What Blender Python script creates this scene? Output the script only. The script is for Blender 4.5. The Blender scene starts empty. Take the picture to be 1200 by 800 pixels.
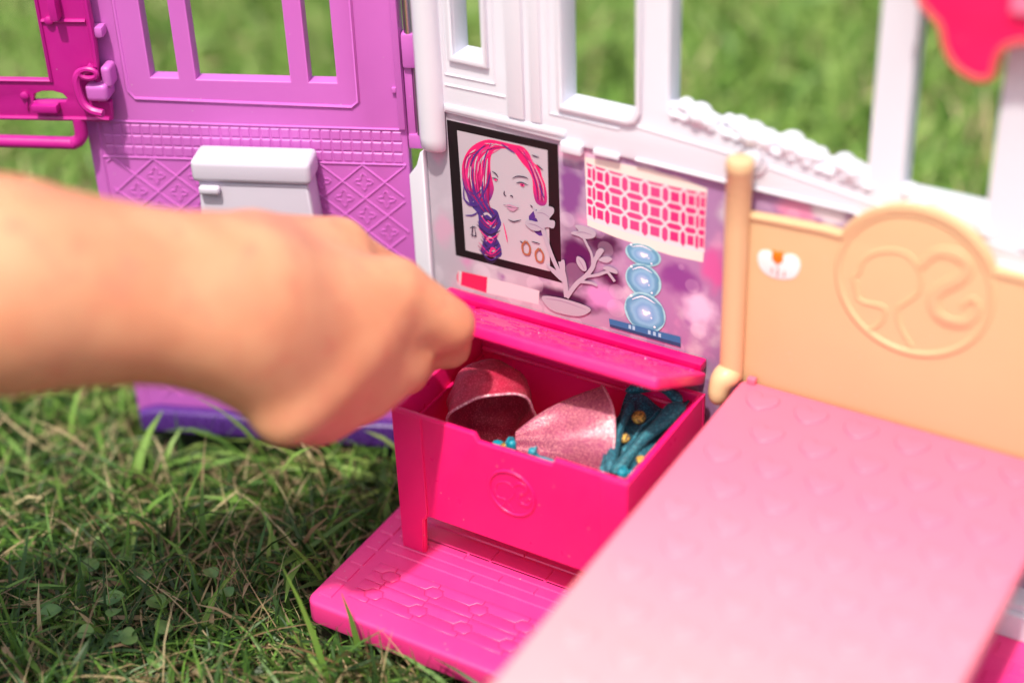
import bpy, bmesh, math, random
import numpy as np
from mathutils import Vector, Matrix

# ------------------------------------------------------------------ scene set-up
# Everything below is laid out in centimetres and scaled to metres when it is linked.
S = 0.01
sc = bpy.context.scene
col = sc.collection
random.seed(4)
rng = np.random.default_rng(7)

# camera: held by an adult, looking down into the toy house
cam_d = bpy.data.cameras.new('camera')
cam = bpy.data.objects.new('camera', cam_d)
col.objects.link(cam)
sc.camera = cam
cam_d.sensor_width = 36.0
cam_d.lens = 60.85
cam_d.clip_start = 0.01
cam_d.clip_end = 500.0
yaw, pit, rol = math.radians(-31.76), math.radians(-32.83), math.radians(-2.31)
fwd = Vector((math.sin(yaw) * math.cos(pit), math.cos(yaw) * math.cos(pit), math.sin(pit)))
rgt = Vector((math.cos(yaw), -math.sin(yaw), 0))
upv = rgt.cross(fwd)
r2 = rgt * math.cos(rol) + upv * math.sin(rol)
u2 = -rgt * math.sin(rol) + upv * math.cos(rol)
cam.matrix_world = Matrix(((r2.x, u2.x, -fwd.x, 28.8 * S), (r2.y, u2.y, -fwd.y, -45.21 * S),
                           (r2.z, u2.z, -fwd.z, 39.45 * S), (0, 0, 0, 1)))
cam_d.dof.use_dof = True
cam_d.dof.focus_distance = 60.2 * S
cam_d.dof.aperture_fstop = 3.1
cam_d.dof.aperture_blades = 0

# daylight
SUN = Vector((0.10, -0.44, 1.0)).normalized()
world = bpy.data.worlds.new('World')
sc.world = world
world.use_nodes = True
wn = world.node_tree.nodes
wl = world.node_tree.links
wn.clear()
wo = wn.new('ShaderNodeOutputWorld')
wb = wn.new('ShaderNodeBackground')
sky = wn.new('ShaderNodeTexSky')
sky.sky_type = 'NISHITA'
sky.sun_disc = False
sky.sun_elevation = math.asin(SUN.z)
sky.dust_density = 4.0
sky.ozone_density = 0.4
sky.sun_rotation = math.atan2(SUN.x, SUN.y)
wb.inputs['Strength'].default_value = 0.125
wl.new(sky.outputs[0], wb.inputs['Color'])
wl.new(wb.outputs[0], wo.inputs['Surface'])
sun_d = bpy.data.lights.new('sun', 'SUN')
sun_d.energy = 2.75
sun_d.angle = math.radians(2.0)
sun_d.color = (1.0, 0.95, 0.87)
sun = bpy.data.objects.new('sun', sun_d)
col.objects.link(sun)
sun.rotation_euler = (-SUN).to_track_quat('-Z', 'Y').to_euler()
sun.location = (0, -1, 3)

sc.view_settings.view_transform = 'Standard'
sc.view_settings.look = 'None'
sc.view_settings.exposure = 0.85
sc.view_settings.use_white_balance = True
sc.view_settings.white_balance_temperature = 6700
sc.view_settings.white_balance_tint = -1
sc.view_settings.gamma = 1.0
sc.view_settings.use_curve_mapping = False
sc.cycles.use_denoising = True
sc.cycles.max_bounces = 8
sc.cycles.transparent_max_bounces = 8


# ------------------------------------------------------------------ materials
def srgb(r, g, b):
    f = lambda c: (c / 255 / 12.92) if c / 255 <= 0.04045 else ((c / 255 + 0.055) / 1.055) ** 2.4
    return (f(r), f(g), f(b), 1.0)


def newmat(name):
    m = bpy.data.materials.new(name)
    m.use_nodes = True
    nt = m.node_tree
    return m, nt, nt.nodes['Principled BSDF']


def plastic(name, c, rough=0.38, bump=0.02, scale=900.0, vary=0.06, spec=0.45, grain=None, sss=0.0):
    """moulded plastic: slight tone drift, scuffs in the gloss and a fine surface relief"""
    m, nt, b = newmat(name)
    N, L = nt.nodes, nt.links
    tc = N.new('ShaderNodeTexCoord')
    geo = N.new('ShaderNodeNewGeometry')
    n1 = N.new('ShaderNodeTexNoise')
    n1.inputs['Scale'].default_value = 38.0
    n1.inputs['Detail'].default_value = 5.0
    L.new(geo.outputs['Position'], n1.inputs['Vector'])
    mix = N.new('ShaderNodeMix')
    mix.data_type = 'RGBA'
    mix.inputs[6].default_value = tuple(max(0, x * (1 - vary)) for x in c[:3]) + (1,)
    mix.inputs[7].default_value = tuple(min(1, x * (1 + vary)) for x in c[:3]) + (1,)
    L.new(n1.outputs['Fac'], mix.inputs[0])
    vd = N.new('ShaderNodeTexVoronoi')
    vd.inputs['Scale'].default_value = 260.0
    L.new(geo.outputs['Position'], vd.inputs['Vector'])
    ds = N.new('ShaderNodeMapRange')
    ds.inputs[1].default_value = 0.10
    ds.inputs[2].default_value = 0.04
    ds.inputs[4].default_value = 0.35
    L.new(vd.outputs['Distance'], ds.inputs[0])
    nd = N.new('ShaderNodeTexNoise')
    nd.inputs['Scale'].default_value = 60.0
    L.new(geo.outputs['Position'], nd.inputs['Vector'])
    dm = N.new('ShaderNodeMath')
    dm.operation = 'GREATER_THAN'
    dm.inputs[1].default_value = 0.53
    L.new(nd.outputs['Fac'], dm.inputs[0])
    dx = N.new('ShaderNodeMath')
    dx.operation = 'MULTIPLY'
    L.new(ds.outputs[0], dx.inputs[0])
    L.new(dm.outputs[0], dx.inputs[1])
    dust = N.new('ShaderNodeMix')
    dust.data_type = 'RGBA'
    dust.inputs[7].default_value = (0.55, 0.5, 0.46, 1)
    L.new(dx.outputs[0], dust.inputs[0])
    L.new(mix.outputs[2], dust.inputs[6])
    L.new(dust.outputs[2], b.inputs['Base Color'])
    n2 = N.new('ShaderNodeTexNoise')
    n2.inputs['Scale'].default_value = 150.0
    n2.inputs['Detail'].default_value = 8.0
    L.new(geo.outputs['Position'], n2.inputs['Vector'])
    mr = N.new('ShaderNodeMapRange')
    mr.inputs[1].default_value = 0.3
    mr.inputs[2].default_value = 0.7
    mr.inputs[3].default_value = rough - 0.07
    mr.inputs[4].default_value = rough + 0.1
    L.new(n2.outputs['Fac'], mr.inputs[0])
    L.new(mr.outputs[0], b.inputs['Roughness'])
    n3 = N.new('ShaderNodeTexNoise')
    n3.inputs['Scale'].default_value = scale
    n3.inputs['Detail'].default_value = 3.0
    if grain:
        mp = N.new('ShaderNodeMapping')
        mp.inputs['Scale'].default_value = grain
        L.new(geo.outputs['Position'], mp.inputs['Vector'])
        L.new(mp.outputs[0], n3.inputs['Vector'])
    else:
        L.new(geo.outputs['Position'], n3.inputs['Vector'])
    bp = N.new('ShaderNodeBump')
    bp.inputs['Strength'].default_value = min(1.0, bump * 10)
    bp.inputs['Distance'].default_value = 0.0001
    L.new(n3.outputs['Fac'], bp.inputs['Height'])
    L.new(bp.outputs[0], b.inputs['Normal'])
    b.inputs['Specular IOR Level'].default_value = spec
    if sss:
        b.inputs['Subsurface Weight'].default_value = sss
        b.inputs['Subsurface Radius'].default_value = (1.0, 0.35, 0.5)
        b.inputs['Subsurface Scale'].default_value = 0.003
    return m


def flat(name, c, rough=0.45):
    m, nt, b = newmat(name)
    b.inputs['Base Color'].default_value = c
    b.inputs['Roughness'].default_value = rough
    b.inputs['Specular IOR Level'].default_value = 0.4
    return m


M = {}
M['white'] = plastic('white_plastic', srgb(212, 208, 222), 0.35, 0.012, vary=0.03)
M['purple'] = plastic('orchid_plastic', srgb(190, 96, 184), 0.40, 0.02, vary=0.05)
M['violet'] = plastic('violet_plastic', srgb(76, 40, 116), 0.30, 0.05, 300)
M['magenta'] = plastic('magenta_plastic', srgb(176, 20, 130), 0.36, 0.02)
M['hotpink'] = plastic('hot_pink_plastic', srgb(238, 18, 110), 0.34, 0.015, sss=0.0)
for k in ('hotpink',):
    bb = M[k].node_tree.nodes['Principled BSDF']
    bb.inputs['Coat Weight'].default_value = 0.25
    bb.inputs['Coat Roughness'].default_value = 0.3
M['shelfpink'] = plastic('deep_pink_plastic', srgb(214, 0, 96), 0.36, 0.015)
M['floorpink'] = plastic('floor_pink_plastic', srgb(226, 50, 130), 0.40, 0.03, 700, grain=(0.12, 1, 1))
bb = M['floorpink'].node_tree.nodes['Principled BSDF']
bb.inputs['Coat Weight'].default_value = 0.45
bb.inputs['Coat Roughness'].default_value = 0.32
M['tan'] = plastic('tan_plastic', srgb(205, 168, 131), 0.40, 0.03, 420, vary=0.05, grain=(0.1, 1, 1))
M['toilet'] = plastic('toilet_white_plastic', srgb(196, 184, 204), 0.36, 0.01, vary=0.02)
M['awning'] = plastic('awning_red_pink', srgb(236, 10, 92), 0.5, 0.04, 500)
M['awning_light'] = plastic('awning_light_pink', srgb(244, 128, 168), 0.5, 0.04, 500)
M['goldtrim'] = plastic('trim_gold_pink', srgb(196, 84, 84), 0.45, 0.05, 600)
m, nt, b = newmat('hinge_steel')
b.inputs['Base Color'].default_value = (0.55, 0.5, 0.52, 1)
b.inputs['Metallic'].default_value = 1.0
b.inputs['Roughness'].default_value = 0.28
M['steel'] = m

# bed cover: pink, growing paler away from the headboard
m, nt, b = newmat('bed_cover_pink')
N, L = nt.nodes, nt.links
geo = N.new('ShaderNodeNewGeometry')
sep = N.new('ShaderNodeSeparateXYZ')
L.new(geo.outputs['Position'], sep.inputs[0])
nz = N.new('ShaderNodeTexNoise')
nz.inputs['Scale'].default_value = 14.0
nz.inputs['Detail'].default_value = 3.0
L.new(geo.outputs['Position'], nz.inputs['Vector'])
ma = N.new('ShaderNodeMath')
ma.operation = 'MULTIPLY_ADD'
ma.inputs[1].default_value = 0.05
L.new(nz.outputs['Fac'], ma.inputs[0])
L.new(sep.outputs['Y'], ma.inputs[2])
mr = N.new('ShaderNodeMapRange')
mr.inputs[1].default_value = 0.02
mr.inputs[2].default_value = -0.20
L.new(ma.outputs[0], mr.inputs[0])
cr = N.new('ShaderNodeValToRGB')
cr.color_ramp.elements[0].position = 0.0
cr.color_ramp.elements[0].color = srgb(224, 96, 126)
cr.color_ramp.elements[1].position = 1.0
cr.color_ramp.elements[1].color = srgb(240, 160, 168)
for p, c in ((0.22, srgb(224, 106, 136)), (0.42, srgb(228, 124, 146)), (0.6, srgb(234, 138, 150)), (0.8, srgb(238, 152, 160))):
    e = cr.color_ramp.elements.new(p)
    e.color = c
L.new(mr.outputs[0], cr.inputs[0])
L.new(cr.outputs[0], b.inputs['Base Color'])
b.inputs['Roughness'].default_value = 0.42
n3 = N.new('ShaderNodeTexNoise')
n3.inputs['Scale'].default_value = 500.0
L.new(geo.outputs['Position'], n3.inputs['Vector'])
bp = N.new('ShaderNodeBump')
bp.inputs['Strength'].default_value = 0.15
bp.inputs['Distance'].default_value = 0.0001
L.new(n3.outputs['Fac'], bp.inputs['Height'])
L.new(bp.outputs[0], b.inputs['Normal'])
M['bed'] = m

# printed card behind the furniture: lilac-grey wash with pink and plum blotches
m, nt, b = newmat('backdrop_print')
N, L = nt.nodes, nt.links
geo = N.new('ShaderNodeNewGeometry')
sep = N.new('ShaderNodeSeparateXYZ')
L.new(geo.outputs['Position'], sep.inputs[0])


def noise(sc_, det=3.0, off=(0, 0, 0)):
    mp = N.new('ShaderNodeMapping')
    mp.inputs['Location'].default_value = off
    L.new(geo.outputs['Position'], mp.inputs[0])
    q = N.new('ShaderNodeTexNoise')
    q.inputs['Scale'].default_value = sc_
    q.inputs['Detail'].default_value = det
    L.new(mp.outputs[0], q.inputs['Vector'])
    return q.outputs['Fac']


def ramp(fac, a, c, lo=0.4, hi=0.6):
    q = N.new('ShaderNodeMapRange')
    q.interpolation_type = 'SMOOTHSTEP'
    q.inputs[1].default_value = lo
    q.inputs[2].default_value = hi
    L.new(fac, q.inputs[0])
    x = N.new('ShaderNodeMix')
    x.data_type = 'RGBA'
    for k, v in ((6, a), (7, c)):
        if isinstance(v, tuple):
            x.inputs[k].default_value = v
        else:
            L.new(v, x.inputs[k])
    L.new(q.outputs[0], x.inputs[0])
    return x.outputs[2]


def spot(cx, cz, rx, rz):
    """1 at the middle of a printed blotch, 0 outside it"""
    cb = N.new('ShaderNodeMapping')
    cb.inputs['Location'].default_value = (-cx * S / (rx * S), 0, -cz * S / (rz * S))
    cb.inputs['Scale'].default_value = (1 / (rx * S), 0, 1 / (rz * S))
    L.new(geo.outputs['Position'], cb.inputs[0])
    ad = N.new('ShaderNodeVectorMath')
    ad.operation = 'ADD'
    nn = N.new('ShaderNodeTexNoise')
    nn.inputs['Scale'].default_value = 120.0
    L.new(geo.outputs['Position'], nn.inputs['Vector'])
    L.new(cb.outputs[0], ad.inputs[0])
    sb = N.new('ShaderNodeVectorMath')
    sb.operation = 'SUBTRACT'
    sb.inputs[1].default_value = (0.5, 0.5, 0.5)
    L.new(nn.outputs['Color'], sb.inputs[0])
    L.new(sb.outputs[0], ad.inputs[1])
    ln = N.new('ShaderNodeVectorMath')
    ln.operation = 'LENGTH'
    L.new(ad.outputs[0], ln.inputs[0])
    q = N.new('ShaderNodeMath')
    q.operation = 'SUBTRACT'
    q.inputs[0].default_value = 1.0
    q.use_clamp = True
    L.new(ln.outputs['Value'], q.inputs[1])
    return q.outputs[0]


c0 = ramp(sep.outputs['X'], srgb(172, 158, 174), srgb(154, 112, 158), 0.005, 0.07)
c1 = ramp(noise(45, 4), c0, srgb(186, 172, 188), 0.5, 0.66)
c2 = ramp(noise(60, 3, (3, 1, 2)), c1, srgb(192, 134, 174), 0.58, 0.72)
c3 = ramp(noise(80, 3, (7, 5, 2)), c2, srgb(128, 70, 140), 0.6, 0.74)
for (x, z, rx, rz, c) in ((3.4, 12.0, .8, 1.8, srgb(120, 66, 130)), (3.5, 9.3, 1.2, 1.6, srgb(74, 14, 76)), (4.6, 10.2, 1.0, .7, srgb(60, 16, 60)),
                          (4.9, 8.9, .7, .6, srgb(70, 14, 66)), (3.3, 7.6, 2.2, .5, srgb(60, 20, 60)), (7.5, 9.6, 1.0, .9, srgb(120, 60, 132)),
                          (8.7, 10.4, .7, 1.1, srgb(190, 84, 148)), (8.3, 8.6, .8, 1.1, srgb(206, 180, 210)), (4.5, 8.0, 1.0, .7, srgb(190, 130, 186)),
                          (-1.9, 12.6, .5, 1.3, srgb(200, 156, 180)), (-1.9, 9.2, .6, 1.0, srgb(192, 150, 176)), (3.6, 13.4, 1.2, .4, srgb(208, 160, 190)),
                          (11.5, 13.2, 1.0, .5, srgb(200, 120, 160)), (14.0, 13.3, .8, .6, srgb(190, 60, 120)), (12.6, 13.3, .7, .4, srgb(210, 190, 206)),
                          (20.0, 3.2, 2.5, 1.2, srgb(120, 20, 70)), (21.0, 1.9, 2.5, .6, srgb(96, 66, 80)), (19.2, 1.5, 1.5, .5, srgb(160, 140, 150))):
    c3 = ramp(spot(x, z, rx, rz), c3, c, 0.05, 0.65)
vo = N.new('ShaderNodeTexVoronoi')
vo.inputs['Scale'].default_value = 95.0
L.new(geo.outputs['Position'], vo.inputs['Vector'])
lt = N.new('ShaderNodeMath')
lt.operation = 'LESS_THAN'
lt.inputs[1].default_value = 0.36
L.new(vo.outputs['Distance'], lt.inputs[0])
xm = N.new('ShaderNodeMix')
xm.data_type = 'RGBA'
xm.blend_type = 'SCREEN'
L.new(c3, xm.inputs[6])
xm.inputs[7].default_value = (0.09, 0.07, 0.09, 1)
L.new(lt.outputs[0], xm.inputs[0])
L.new(xm.outputs[2], b.inputs['Base Color'])
b.inputs['Roughness'].default_value = 0.5
M['backdrop'] = m

# skin
m, nt, b = newmat('skin')
N, L = nt.nodes, nt.links
geo = N.new('ShaderNodeNewGeometry')
c = ramp(noise(35, 4), srgb(202, 130, 100), srgb(212, 146, 114), 0.35, 0.65)
c = ramp(noise(140, 5, (1, 2, 3)), c, srgb(206, 122, 100), 0.48, 0.85)
L.new(c, b.inputs['Base Color'])
b.inputs['Roughness'].default_value = 0.5
b.inputs['Subsurface Weight'].default_value = 0.2
b.inputs['Subsurface Radius'].default_value = (1.0, 0.35, 0.2)
b.inputs['Subsurface Scale'].default_value = 0.004
vo = N.new('ShaderNodeTexVoronoi')
vo.inputs['Scale'].default_value = 900
L.new(geo.outputs['Position'], vo.inputs['Vector'])
bp = N.new('ShaderNodeBump')
bp.inputs['Strength'].default_value = 0.2
bp.inputs['Distance'].default_value = 0.0002
L.new(vo.outputs['Distance'], bp.inputs['Height'])
L.new(bp.outputs[0], b.inputs['Normal'])
M['skin'] = m
M['nail'] = flat('fingernail', srgb(224, 160, 140), 0.3)


def fabric(name, base, glint, amount, gold=None, rough=0.6, metal=0.5, weave=2600):
    """woven doll cloth with a weave relief and metallic glitter threads"""
    m, nt, b = newmat(name)
    global N, L, geo
    N, L = nt.nodes, nt.links
    geo = N.new('ShaderNodeNewGeometry')
    vo = N.new('ShaderNodeTexVoronoi')
    vo.inputs['Scale'].default_value = weave
    L.new(geo.outputs['Position'], vo.inputs['Vector'])
    sepc = N.new('ShaderNodeSeparateColor')
    L.new(vo.outputs['Color'], sepc.inputs[0])
    gt = N.new('ShaderNodeMath')
    gt.operation = 'GREATER_THAN'
    gt.inputs[1].default_value = 1 - amount
    L.new(sepc.outputs[0], gt.inputs[0])
    c = ramp(noise(160, 3), tuple(x * .8 for x in base[:3]) + (1,), base, 0.35, 0.65)
    if gold:
        c = ramp(noise(210, 2, (2, 4, 1)), c, gold, 0.6, 0.66)
    x = N.new('ShaderNodeMix')
    x.data_type = 'RGBA'
    L.new(gt.outputs[0], x.inputs[0])
    L.new(c, x.inputs[6])
    g2 = ramp(sepc.outputs[1], glint, tuple(min(1, v * 1.3 + .05) for v in glint[:3]) + (1,), 0.2, 0.8)
    L.new(g2, x.inputs[7])
    L.new(x.outputs[2], b.inputs['Base Color'])
    mm = N.new('ShaderNodeMath')
    mm.operation = 'MULTIPLY'
    mm.inputs[1].default_value = metal
    L.new(gt.outputs[0], mm.inputs[0])
    L.new(mm.outputs[0], b.inputs['Metallic'])
    b.inputs['Roughness'].default_value = rough
    b.inputs['Sheen Weight'].default_value = 0.05
    bp = N.new('ShaderNodeBump')
    bp.inputs['Strength'].default_value = 0.6
    bp.inputs['Distance'].default_value = 0.0003
    L.new(vo.outputs['Color'], bp.inputs['Height'])
    L.new(bp.outputs[0], b.inputs['Normal'])
    return m


M['pouch'] = fabric('deep_pink_glitter_cloth', srgb(178, 8, 62), srgb(220, 80, 116), 0.12, weave=5200)
M['cone'] = fabric('rose_lame_cloth', srgb(158, 54, 104), srgb(214, 140, 146), 0.35, rough=0.44, metal=0.6, weave=5200)
M['hem'] = fabric('pale_pink_hem', srgb(210, 110, 144), srgb(236, 190, 196), 0.3, weave=3000)
M['teal'] = fabric('teal_net_cloth', srgb(10, 72, 94), srgb(40, 120, 140), 0.25, gold=srgb(8, 50, 70), weave=3000)
M['tealtrim'] = fabric('teal_hem', srgb(8, 72, 92), srgb(36, 116, 132), 0.3, weave=2800)
M['gold'] = fabric('gold_dot', srgb(92, 62, 20), srgb(186, 146, 64), 0.5, metal=0.9, weave=2600)
M['turq'] = plastic('turquoise_plastic', srgb(26, 132, 156), 0.3, 0.02)

# lawn
m, nt, b = newmat('grass_blade')
N, L = nt.nodes, nt.links
at = N.new('ShaderNodeAttribute')
at.attribute_name = 'tint'
cr = N.new('ShaderNodeValToRGB')
cr.color_ramp.elements[0].color = (0.020, 0.046, 0.010, 1)
cr.color_ramp.elements[1].color = (0.270, 0.380, 0.095, 1)
for p, c in ((0.35, (0.050, 0.112, 0.020, 1)), (0.65, (0.115, 0.215, 0.036, 1)), (0.85, (0.160, 0.290, 0.050, 1))):
    e = cr.color_ramp.elements.new(p)
    e.color = c
L.new(at.outputs['Fac'], cr.inputs[0])
L.new(cr.outputs[0], b.inputs['Base Color'])
b.inputs['Roughness'].default_value = 0.45
b.inputs['Specular IOR Level'].default_value = 0.35
tr = N.new('ShaderNodeBsdfTranslucent')
L.new(cr.outputs[0], tr.inputs['Color'])
ms = N.new('ShaderNodeMixShader')
ms.inputs[0].default_value = 0.22
L.new(b.outputs[0], ms.inputs[1])
L.new(tr.outputs[0], ms.inputs[2])
L.new(ms.outputs[0], N['Material Output'].inputs['Surface'])
M['grass'] = m
m, nt, b = newmat('dry_straw')
N, L = nt.nodes, nt.links
at = N.new('ShaderNodeAttribute')
at.attribute_name = 'tint'
cr = N.new('ShaderNodeValToRGB')
cr.color_ramp.elements[0].color = (0.13, 0.075, 0.035, 1)
cr.color_ramp.elements[1].color = (0.46, 0.36, 0.20, 1)
L.new(at.outputs['Fac'], cr.inputs[0])
L.new(cr.outputs[0], b.inputs['Base Color'])
b.inputs['Roughness'].default_value = 0.6
M['straw'] = m
m, nt, b = newmat('soil_thatch')
N, L = nt.nodes, nt.links
geo = N.new('ShaderNodeNewGeometry')
c = ramp(noise(60, 8), (0.014, 0.014, 0.007, 1), (0.045, 0.042, 0.018, 1), 0.35, 0.65)
c = ramp(noise(9, 4, (4, 2, 0)), c, (0.060, 0.085, 0.026, 1), 0.45, 0.7)
L.new(c, b.inputs['Base Color'])
b.inputs['Roughness'].default_value = 0.9
bp = N.new('ShaderNodeBump')
bp.inputs['Strength'].default_value = 0.8
bp.inputs['Distance'].default_value = 0.004
L.new(noise(150, 8), bp.inputs['Height'])
L.new(bp.outputs[0], b.inputs['Normal'])
M['soil'] = m
m, nt, b = newmat('clover_leaf')
N, L = nt.nodes, nt.links
geo = N.new('ShaderNodeNewGeometry')
c = ramp(noise(170, 4), (0.060, 0.130, 0.030, 1), (0.110, 0.200, 0.045, 1), 0.35, 0.65)
L.new(c, b.inputs['Base Color'])
b.inputs['Roughness'].default_value = 0.5
M['leaf'] = m

# ------------------------------------------------------------------ mesh helpers
ORG = {}


def link(name, me, parent=None, origin=None):
    o = bpy.data.objects.new(name, me)
    col.objects.link(o)
    og = np.array(origin if origin is not None else (0, 0, 0), float)
    if parent is not None:
        o.parent = parent
        o.location = tuple((og - ORG[parent.name]) * S)
    else:
        o.location = tuple(og * S)
    ORG[o.name] = og
    return o


def thing(name, label, cat, base, group=None):
    o = link(name, None, None, base)
    o.empty_display_size = 0.01
    o['label'] = label
    o['category'] = cat
    if group:
        o['group'] = group
    return o


def tag(o, label, cat=None, group=None):
    o['label'] = label
    if cat:
        o['category'] = cat
    if group:
        o['group'] = group
    return o


def add(name, geom, mats, parent=None, smooth=True, fm=None, origin=None, auto=None):
    """geom = (verts in world cm, faces); the origin sits at the middle of the piece's base"""
    v, f = geom
    v = np.asarray(v, float)
    if origin is None:
        lo, hi = v.min(0), v.max(0)
        origin = ((lo[0] + hi[0]) / 2, (lo[1] + hi[1]) / 2, lo[2])
    me = bpy.data.meshes.new(name)
    me.from_pydata([tuple(p) for p in (v - np.array(origin)) * S], [], [tuple(int(i) for i in q) for q in f])
    if not isinstance(mats, (list, tuple)):
        mats = [mats]
    for k in mats:
        me.materials.append(M[k] if isinstance(k, str) else k)
    if fm is not None:
        me.polygons.foreach_set('material_index', np.asarray(fm, np.int32))
    if smooth:
        me.polygons.foreach_set('use_smooth', np.ones(len(me.polygons), bool))
        me.set_sharp_from_angle(angle=math.radians(auto if auto else 38))
    me.update()
    return link(name, me, parent, origin)


def join(*gs):
    V, Fc, n = [], [], 0
    for v, f in gs:
        v = np.asarray(v, float)
        V.append(v)
        Fc += [tuple(i + n for i in q) for q in f]
        n += len(v)
    return np.concatenate(V), Fc


def frame(o, ax, ay, az):
    o, ax, ay, az = (np.array(q, float) for q in (o, ax, ay, az))
    return lambda v: o + np.asarray(v, float) @ np.array([ax, ay, az])


def wallf(y0):      # drawing (x, z, out) on a plane parallel to the white wall
    return frame((0, y0, 0), (1, 0, 0), (0, 0, 1), (0, -1, 0))


def floorf(z0):
    return frame((0, 0, z0), (1, 0, 0), (0, 1, 0), (0, 0, 1))


TH = math.radians(23)
WD = np.array([-math.cos(TH), -math.sin(TH), 0])
WN = np.array([math.sin(TH), -math.cos(TH), 0])
WO = np.array([-3.3, 0.3, 0])


def wingf(c0):      # drawing (-s, z, out) on the purple wing, s counted from the hinge
    return frame(WO + WN * c0, -WD, (0, 0, 1), WN)


def plate(outlines, thick, bevel, fr, res=2, mid=False):
    """a moulded plate with holes and rounded edges; its back lies on the frame's plane"""
    cu = bpy.data.curves.new('tmp', 'CURVE')
    cu.dimensions = '2D'
    cu.fill_mode = 'BOTH'
    for pts in outlines:
        sp = cu.splines.new('POLY')
        sp.points.add(len(pts) - 1)
        for p, q in zip(sp.points, pts):
            p.co = (q[0], q[1], 0, 1)
        sp.use_cyclic_u = True
    cu.extrude = max(1e-4, thick / 2 - bevel)
    cu.bevel_depth = bevel
    cu.bevel_resolution = res
    cu.offset = -bevel
    ob = bpy.data.objects.new('tmp', cu)
    col.objects.link(ob)
    me = bpy.data.meshes.new_from_object(ob.evaluated_get(bpy.context.evaluated_depsgraph_get()))
    bm = bmesh.new()
    bm.from_mesh(me)
    bmesh.ops.remove_doubles(bm, verts=bm.verts, dist=1e-4)
    bmesh.ops.recalc_face_normals(bm, faces=bm.faces)
    bm.verts.ensure_lookup_table()
    v = np.array([w.co[:] for w in bm.verts])
    f = [tuple(w.index for w in q.verts) for q in bm.faces]
    bm.free()
    bpy.data.meshes.remove(me)
    bpy.data.objects.remove(ob)
    bpy.data.curves.remove(cu)
    if not mid:
        v[:, 2] += thick / 2
    return fr(v), f


def rect(x0, x1, y0, y1, r=0.0, n=4):
    if r <= 0:
        return [(x0, y0), (x1, y0), (x1, y1), (x0, y1)]
    out = []
    for cx, cy, a in ((x1 - r, y0 + r, -90), (x1 - r, y1 - r, 0), (x0 + r, y1 - r, 90), (x0 + r, y0 + r, 180)):
        for k in range(n + 1):
            t = math.radians(a + 90 * k / n)
            out.append((cx + r * math.cos(t), cy + r * math.sin(t)))
    return out


def circle(cx, cy, r, n=40, ry=None):
    return [(cx + r * math.cos(2 * math.pi * k / n), cy + (ry or r) * math.sin(2 * math.pi * k / n)) for k in range(n)]


def rbox(x0, x1, y0, y1, z0, z1, bev=0.06, seg=2, fr=None):
    bm = bmesh.new()
    bmesh.ops.create_cube(bm, size=1)
    for v in bm.verts:
        v.co = ((x0 + x1) / 2 + v.co.x * (x1 - x0), (y0 + y1) / 2 + v.co.y * (y1 - y0), (z0 + z1) / 2 + v.co.z * (z1 - z0))
    if bev > 0:
        bmesh.ops.bevel(bm, geom=bm.edges[:], offset=min(bev, 0.45 * min(x1 - x0, y1 - y0, z1 - z0)), segments=seg, affect='EDGES', profile=0.6)
    bm.verts.ensure_lookup_table()
    bm.verts.index_update()
    v = np.array([w.co[:] for w in bm.verts])
    f = [tuple(w.index for w in q.verts) for q in bm.faces]
    bm.free()
    return (fr(v) if fr else v), f


def smooth_line(pts, n=8, closed=False):
    """Catmull-Rom through the points"""
    P = np.asarray(pts, float)
    m = len(P)
    out = []
    rngk = range(m) if closed else range(m - 1)
    for i in rngk:
        if closed:
            a, b_, c_, d_ = P[(i - 1) % m], P[i], P[(i + 1) % m], P[(i + 2) % m]
        else:
            a, b_, c_, d_ = P[max(i - 1, 0)], P[i], P[i + 1], P[min(i + 2, m - 1)]
        for k in range(n):
            t = k / n
            out.append(0.5 * (2 * b_ + (c_ - a) * t + (2 * a - 5 * b_ + 4 * c_ - d_) * t * t + (3 * b_ - a - 3 * c_ + d_) * t ** 3))
    if not closed:
        out.append(P[-1])
    return np.array(out)


def tube(pts, r, seg=8, closed=False, cap=True):
    P = np.asarray(pts, float)
    n = len(P)
    rr = np.full(n, r) if np.isscalar(r) else np.asarray(r, float)
    if closed:
        T = np.roll(P, -1, 0) - np.roll(P, 1, 0)
    else:
        T = np.gradient(P, axis=0)
    T /= np.linalg.norm(T, axis=1)[:, None] + 1e-12
    ref = np.array([0, 0, 1.0]) if abs(T[0][2]) < 0.9 else np.array([1.0, 0, 0])
    u = np.cross(T[0], ref)
    u /= np.linalg.norm(u)
    V, F_ = [], []
    for i in range(n):
        u = u - T[i] * (u @ T[i])
        u /= np.linalg.norm(u)
        w = np.cross(T[i], u)
        for k in range(seg):
            a = 2 * math.pi * k / seg
            V.append(P[i] + rr[i] * (math.cos(a) * u + math.sin(a) * w))
    for i in range(n if closed else n - 1):
        j = (i + 1) % n
        for k in range(seg):
            l = (k + 1) % seg
            F_.append((i * seg + k, i * seg + l, j * seg + l, j * seg + k))
    if not closed and cap:
        F_.append(tuple(range(seg - 1, -1, -1)))
        F_.append(tuple((n - 1) * seg + k for k in range(seg)))
    return np.array(V), F_


def ribs(lines, r, fr, closed=False, seg=6):
    """raised ridges drawn on a plane"""
    gs = []
    for ln in lines:
        p = np.asarray(ln, float)
        p = np.column_stack([p, np.zeros(len(p))])
        gs.append(tube(fr(p), r, seg, closed))
    return join(*gs)


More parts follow.
